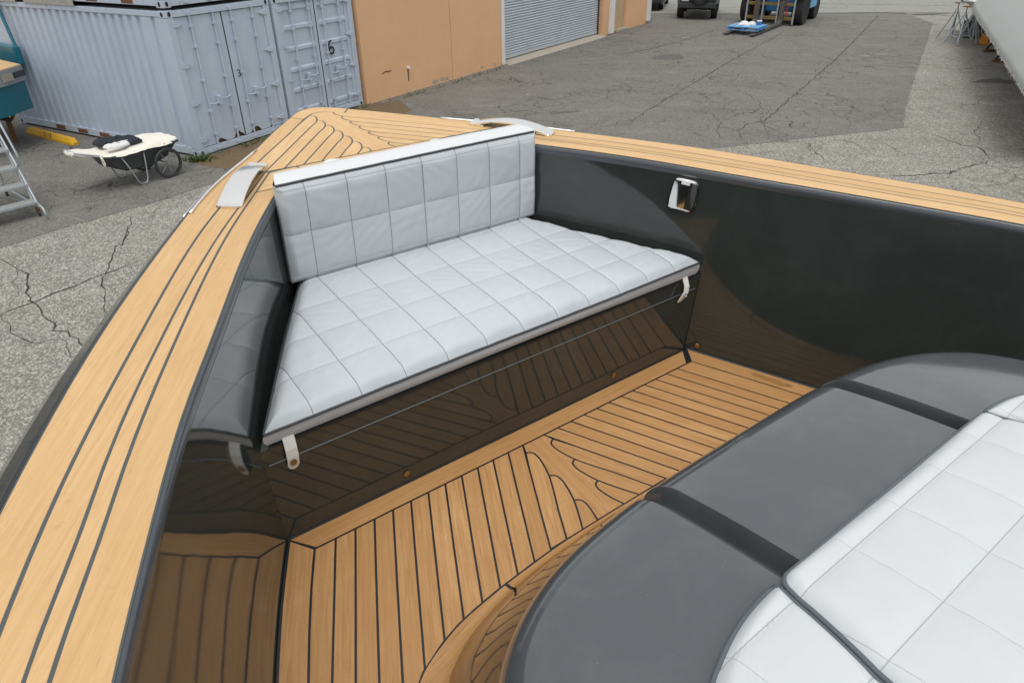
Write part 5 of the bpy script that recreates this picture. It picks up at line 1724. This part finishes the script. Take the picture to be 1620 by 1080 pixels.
# marina forklift with long forks
fk = thing("forklift", "blue marina forklift with long lowered forks in the far yard", "forklift", (10.9, 31.45, 0.006), rad(145.2))
for x, R, w, y in ((-1.05, 0.56, 0.42, -0.25), (1.05, 0.56, 0.42, -0.25), (-0.98, 0.46, 0.34, -2.5), (0.98, 0.46, 0.34, -2.5)):
    t = tyre_mesh(R, w, (x, y, R)).build("wheel", 'tyre', fk, smooth=40)
    s = 1 if x > 0 else -1
    MB().lathe([(R*0.62, w*0.44), (R*0.56, w*0.30), (R*0.2, w*0.34), (0.0001, w*0.36)], (x, y, R), (s, 0, 0), 20).build("rim", 'paleblue', t, smooth=40)
MB().box((-0.80, -3.0, 0.45), (0.80, -0.1, 1.25), bev=0.06).box((-0.95, -3.5, 0.5), (0.95, -2.9, 1.7), bev=0.12).box((-0.75, -2.9, 1.25), (0.75, -1.6, 1.6), bev=0.05).build("chassis", 'blue', fk)
for x in (-1.05, 1.05):
    MB().box((x-0.26, -0.95, 1.14), (x+0.26, 0.42, 1.20), bev=0.02).build("mudguard", 'paleblue', fk)
    MB().box((x-0.20, -1.9, 0.55), (x+0.14, -0.95, 1.05), bev=0.03).build("side_step", 'paleblue', fk)
cg = MB()
for x in (-0.62, 0.62):
    for y in (-0.3, -1.7):
        cg.box((x-0.04, y-0.04, 1.2), (x+0.04, y+0.04, 2.5))
cg.box((-0.68, -1.78, 2.5), (0.68, -0.22, 2.58))
cg.build("overhead_guard", 'blue', fk)
for x in (-0.42, 0.42):
    MB().box((x-0.08, 0.08, 0.10), (x+0.08, 0.28, 4.4), bev=0.01).box((x*0.72-0.05, 0.10, 0.15), (x*0.72+0.05, 0.24, 4.2)).build("mast_rail", 'darkgrey', fk)
    MB().tube([(x*1.55, 0.30, 0.35), (x*1.5, 0.22, 2.4)], 0.035, 8).build("lift_hose", 'red', fk)
MB().box((-0.95, 0.28, 0.72), (0.95, 0.36, 0.84), bev=0.01).box((-0.95, 0.28, 0.20), (0.95, 0.36, 0.32), bev=0.01).build("carriage", 'oldyellow', fk)
for x in (-0.95, -0.3, 0.3, 0.95):
    MB().box((x-0.03, 0.30, 0.06), (x+0.03, 0.38, 0.98)).build("carriage_post", 'steel', fk)
MB().box((-0.55, 0.30, 0.96), (0.60, 0.42, 1.06), bev=0.02).build("tilt_bar", 'blue', fk)
MB().box((-0.75, 0.32, 1.06), (0.62, 0.44, 1.14), bev=0.02).build("cylinder_bar", 'darkgrey', fk)
for x in (-0.5, 0.5):
    f_ = MB().prism([(x-0.09, 0.38, 0.92), (x-0.09, 0.46, 0.92), (x-0.09, 0.50, 0.22), (x-0.09, 0.70, 0.13), (x-0.09, 4.0, 0.085), (x-0.09, 4.0, 0.045), (x-0.09, 0.5, 0.035), (x-0.09, 0.38, 0.10)], (0.18, 0, 0))
    f_.build("fork", plain("fork_steel", (0.10, 0.095, 0.085, 1), 0.6, 0.3, var=0.3) if x < 0 else bpy.data.materials["fork_steel"], fk)
pal = thing("pallet", "blue pallet carried on the tips of the forklift forks", "pallet", (10.9, 31.45, 0.16), rad(145.2))
for y in arange(2.55, 3.55, 6):
    MB().box((-0.62, y, 0.11), (0.56, y+0.12, 0.13)).build("deck_board", 'paleblue', pal)
for x in (-0.60, -0.08, 0.44):
    MB().box((x, 2.56, 0.022), (x+0.10, 3.66, 0.11)).build("stringer", 'blue', pal)
for y in (2.56, 3.10, 3.56):
    MB().box((-0.62, y, 0.001), (0.56, y+0.10, 0.022)).build("bottom_board", 'paleblue', pal)
tubw = thing("white_bag", "crumpled white bag lying on the blue pallet", "bag", (10.9, 31.45, 0.291), rad(145.2))
bm_ = MB()
rg = random.Random(8)
for (x, y, r) in [(0.15, 2.95, 0.17), (0.0, 3.15, 0.14), (-0.12, 2.85, 0.15), (0.22, 3.2, 0.10)]:
    bm_.lathe([(r*1.05, 0.0), (r*1.0, r*0.35), (r*0.6, r*0.65), (0.001, r*0.75)], (x, y, 0.0), (rg.uniform(-0.1, 0.1), rg.uniform(-0.1, 0.1), 1), 9)
bm_.build("bag", 'white', tubw, smooth=50)
cupb = thing("blue_tub", "small blue tub with white lid on the pallet", "tub", (10.9, 31.45, 0.291), rad(145.2))
MB().lathe([(0.08, 0.0), (0.095, 0.12)], (-0.38, 2.85, 0.0), (0, 0, 1), 16).build("tub", 'blue', cupb, smooth=40)
MB().lathe([(0.10, 0.12), (0.10, 0.16)], (-0.38, 2.85, 0.0), (0, 0, 1), 16).build("lid", 'white', cupb, smooth=40)

# boat stands by the wrapped boat
def stand(label, x, y, h, rz, spread=0.42):
    r = thing("boat_stand", label, "boat stand", (x, y, 0.004), rz, "galvanised boat stands")
    MB().tube([(0, 0, 0.35), (0, 0, h)], 0.028, 8).build("post", 'steel', r)
    MB().tube([(0, 0, h*0.86), (0, 0, h+0.16)], 0.014, 8).build("screw", 'rust', r)
    MB().box((-0.11, -0.11, h+0.15), (0.11, 0.11, h+0.18), bev=0.008).build("pad", 'rust', r)
    for k in range(4):
        a = math.pi/4+k*math.pi/2
        MB().tube([(0.02*math.cos(a), 0.02*math.sin(a), h*0.95), (spread*math.cos(a), spread*math.sin(a), 0.016)], 0.023, 8).build("leg", 'steel', r)
    ringp = [(spread*0.72*math.cos(math.pi/4+k*math.pi/2), spread*0.72*math.sin(math.pi/4+k*math.pi/2), h*0.95*0.28) for k in range(4)]
    MB().tube(ringp, 0.009, 6, closed=True).build("brace", 'steel', r)
    return r
stand("front left steel boat stand of the cluster by the wrapped boat", 15.40, 25.62, 1.0, 0.3)
stand("front right steel boat stand of the cluster by the wrapped boat", 15.95, 25.95, 1.05, 0.9)
stand("rear left steel boat stand of the cluster by the wrapped boat", 15.75, 26.75, 1.0, 0.1)
stand("rear right steel boat stand of the cluster by the wrapped boat", 16.45, 26.75, 1.05, 0.5)
bnd = thing("white_tarp_bundle", "white plastic bundle draped over the tops of the boat stands", "tarp", (15.8, 26.1, 1.16))
bm_ = MB()
rows = []
for i in range(13):
    t = i/12
    rr = []
    for j in range(15):
        a = 2*math.pi*j/14
        r = (0.14+0.05*math.sin(5*a+i))*(1-0.3*abs(2*t-1))
        rr.append((-0.42+0.9*t+0.02*math.sin(7*a), 0.2*(t-0.5)+r*math.cos(a), 0.13+0.75*r*math.sin(a)+0.05*math.sin(9*t)))
    rows.append(rr)
bm_.grid(rows)
bm_.build("bundle", 'white', bnd, smooth=True, flipfix=False)
ob = thing("orange_block", "orange plastic block on the ground beside the boat stands", "block", (16.35, 25.45, 0.004), 0.4)
MB().box((-0.24, -0.16, 0.0), (0.24, 0.16, 0.34), bev=0.04).build("block", 'orange', ob)
MB().box((-0.25, -0.17, 0.12), (0.25, -0.155, 0.17), bev=0.004).build("groove", 'rust', ob)
bin_ = thing("dark_crate", "dark green crate of scrap behind the boat stands", "crate", (16.75, 27.0, 0.004), 0.45)
MB().box((-0.35, -0.3, 0.0), (0.35, 0.3, 0.05)).box((-0.35, -0.3, 0.05), (-0.32, 0.3, 0.55)).box((0.32, -0.3, 0.05), (0.35, 0.3, 0.55)).box((-0.32, -0.3, 0.05), (0.32, -0.27, 0.55)).box((-0.32, 0.27, 0.05), (0.32, 0.3, 0.55)).build("box", plain("dark_green", (0.03, 0.045, 0.03, 1), 0.7), bin_)
MB().box((-0.3, -0.25, 0.06), (0.28, 0.22, 0.5), bev=0.05).build("scrap", 'rust', bin_)
for i, (x, y) in enumerate([(15.65, 24.05), (14.9, 22.28)]):
    r = thing("low_trestle", ["dark low trestle farther under the wrapped boat", "dark low trestle nearer under the wrapped boat"][i], "trestle", (x, y, 0.004), 0.15, "low trestles under the wrapped boat")
    MB().box((-0.28, -0.06, 0.0), (0.5, 0.06, 0.07), bev=0.01).build("foot", 'rust', r)
    MB().tube([(-0.22, 0, 0.06), (0.12, 0, 0.55)], 0.035, 6).build("leg", 'black', r)
    MB().tube([(0.15, 0, 0.06), (0.25, 0, 0.55)], 0.035, 6).build("leg", 'black', r)
    MB().box((-0.05, -0.1, 0.53), (0.5, 0.1, 0.60), bev=0.01).build("head", 'black', r)

# shrink-wrapped boat on the right
W0, W1 = Vector((16.66, 27.90)), Vector((9.24, 12.93))
wd = (W1-W0).normalized()
wr_ = Vector((-wd.y, wd.x))
if wr_.x < 0:
    wr_ = -wr_
wb = thing("wrapped_boat", "boat shrouded in pale grey shrink wrap at the upper right corner", "boat", (W0.x+wd.x*8+wr_.x*1.35, W0.y+wd.y*8+wr_.y*1.35, 0.0))
BASE[wb.name] = tuple(wb.location)
rows, fr = [], []
rg = random.Random(4)
for i in range(121):
    s_ = -1.6+19.0*i/120
    c = W0+wd*s_
    tp = max(0.0, min(1.0, (s_+1.6)/1.3))
    tp = math.sin(tp*math.pi/2)**0.6
    bx_ = (1-tp)*1.5
    sag = 0.03*math.sin(s_*2.2)+rg.uniform(-0.006, 0.006)
    prof = [(0.10, 1.02), (0.012, 1.10+sag*0.4), (0.0, 1.15+sag*0.6), (0.06, 1.25), (0.34, 1.56), (0.72, 1.95), (1.12, 2.32), (1.35, 2.43), (1.8, 2.3), (2.3, 1.95), (2.65, 1.5), (2.7, 1.15)]
    row = []
    for q, z in prof:
        off = bx_+(q-1.5)*tp+1.5*tp if False else (1.35+(q-1.35)*tp)
        p = c+wr_*off
        row.append((p.x, p.y, z))
    rows.append(row)
MB().grid(rows).build("wrap", 'wrap', wb, smooth=True, flipfix=False)
vs, fs = [], []
for i in range(300):                     # torn fringe and staples of melted film along the hem
    s_ = -0.4+17.5*i/300+rg.uniform(-0.03, 0.03)
    p = W0+wd*s_-wr_*0.006
    k = len(vs)
    w_ = rg.uniform(0.012, 0.035)
    zt_ = 1.14+rg.uniform(-0.02, 0.03)
    a = p+wd*w_
    o_ = wr_*rg.uniform(0.0, 0.05)
    vs += [(p.x, p.y, zt_), (a.x, a.y, zt_+rg.uniform(-0.02, 0.02)), (a.x-o_.x, a.y-o_.y, zt_+rg.uniform(0.01, 0.05)), (p.x-o_.x*0.7, p.y-o_.y*0.7, zt_-rg.uniform(0.01, 0.05))]
    fs.append((k, k+1, k+2, k+3))
hem = MB().add(vs, fs).build("hem_fringe", 'white', wb, flipfix=False)
tag(hem, kind='stuff')
rows = []
for i in range(31):
    s_ = -1.0+18.2*i/30
    c = W0+wd*s_
    tp = max(0.03, min(1.0, (s_+1.0)/3.0))
    rows.append([((c+wr_*(1.35+(q-1.35)*tp)).x, (c+wr_*(1.35+(q-1.35)*tp)).y, z) for q, z in ((0.35, 1.16), (0.6, 0.85), (0.95, 0.62), (1.35, 0.5), (1.75, 0.62), (2.1, 0.85), (2.35, 1.16))])
MB().grid(rows).build("hull", 'darkgrey', wb, smooth=True, flipfix=False)
for s_ in (4.0, 10.0, 15.5):
    c = W0+wd*s_+wr_*1.35
    MB().box((c.x-0.2, c.y-0.2, 0.0), (c.x+0.2, c.y+0.2, 0.53)).build("keel_support", 'wood_weather', wb)
c = W0+wd*(0.9)
MB().tube([((c+wd*t_+wr_*(0.10+0.10*t_)).x, (c+wd*t_+wr_*(0.10+0.10*t_)).y, 1.62-0.06*t_) for t_ in (0.0, 0.25, 0.5)], 0.012, 6).build("strap_knot", 'white', wb)
bpy.context.view_layer.update()
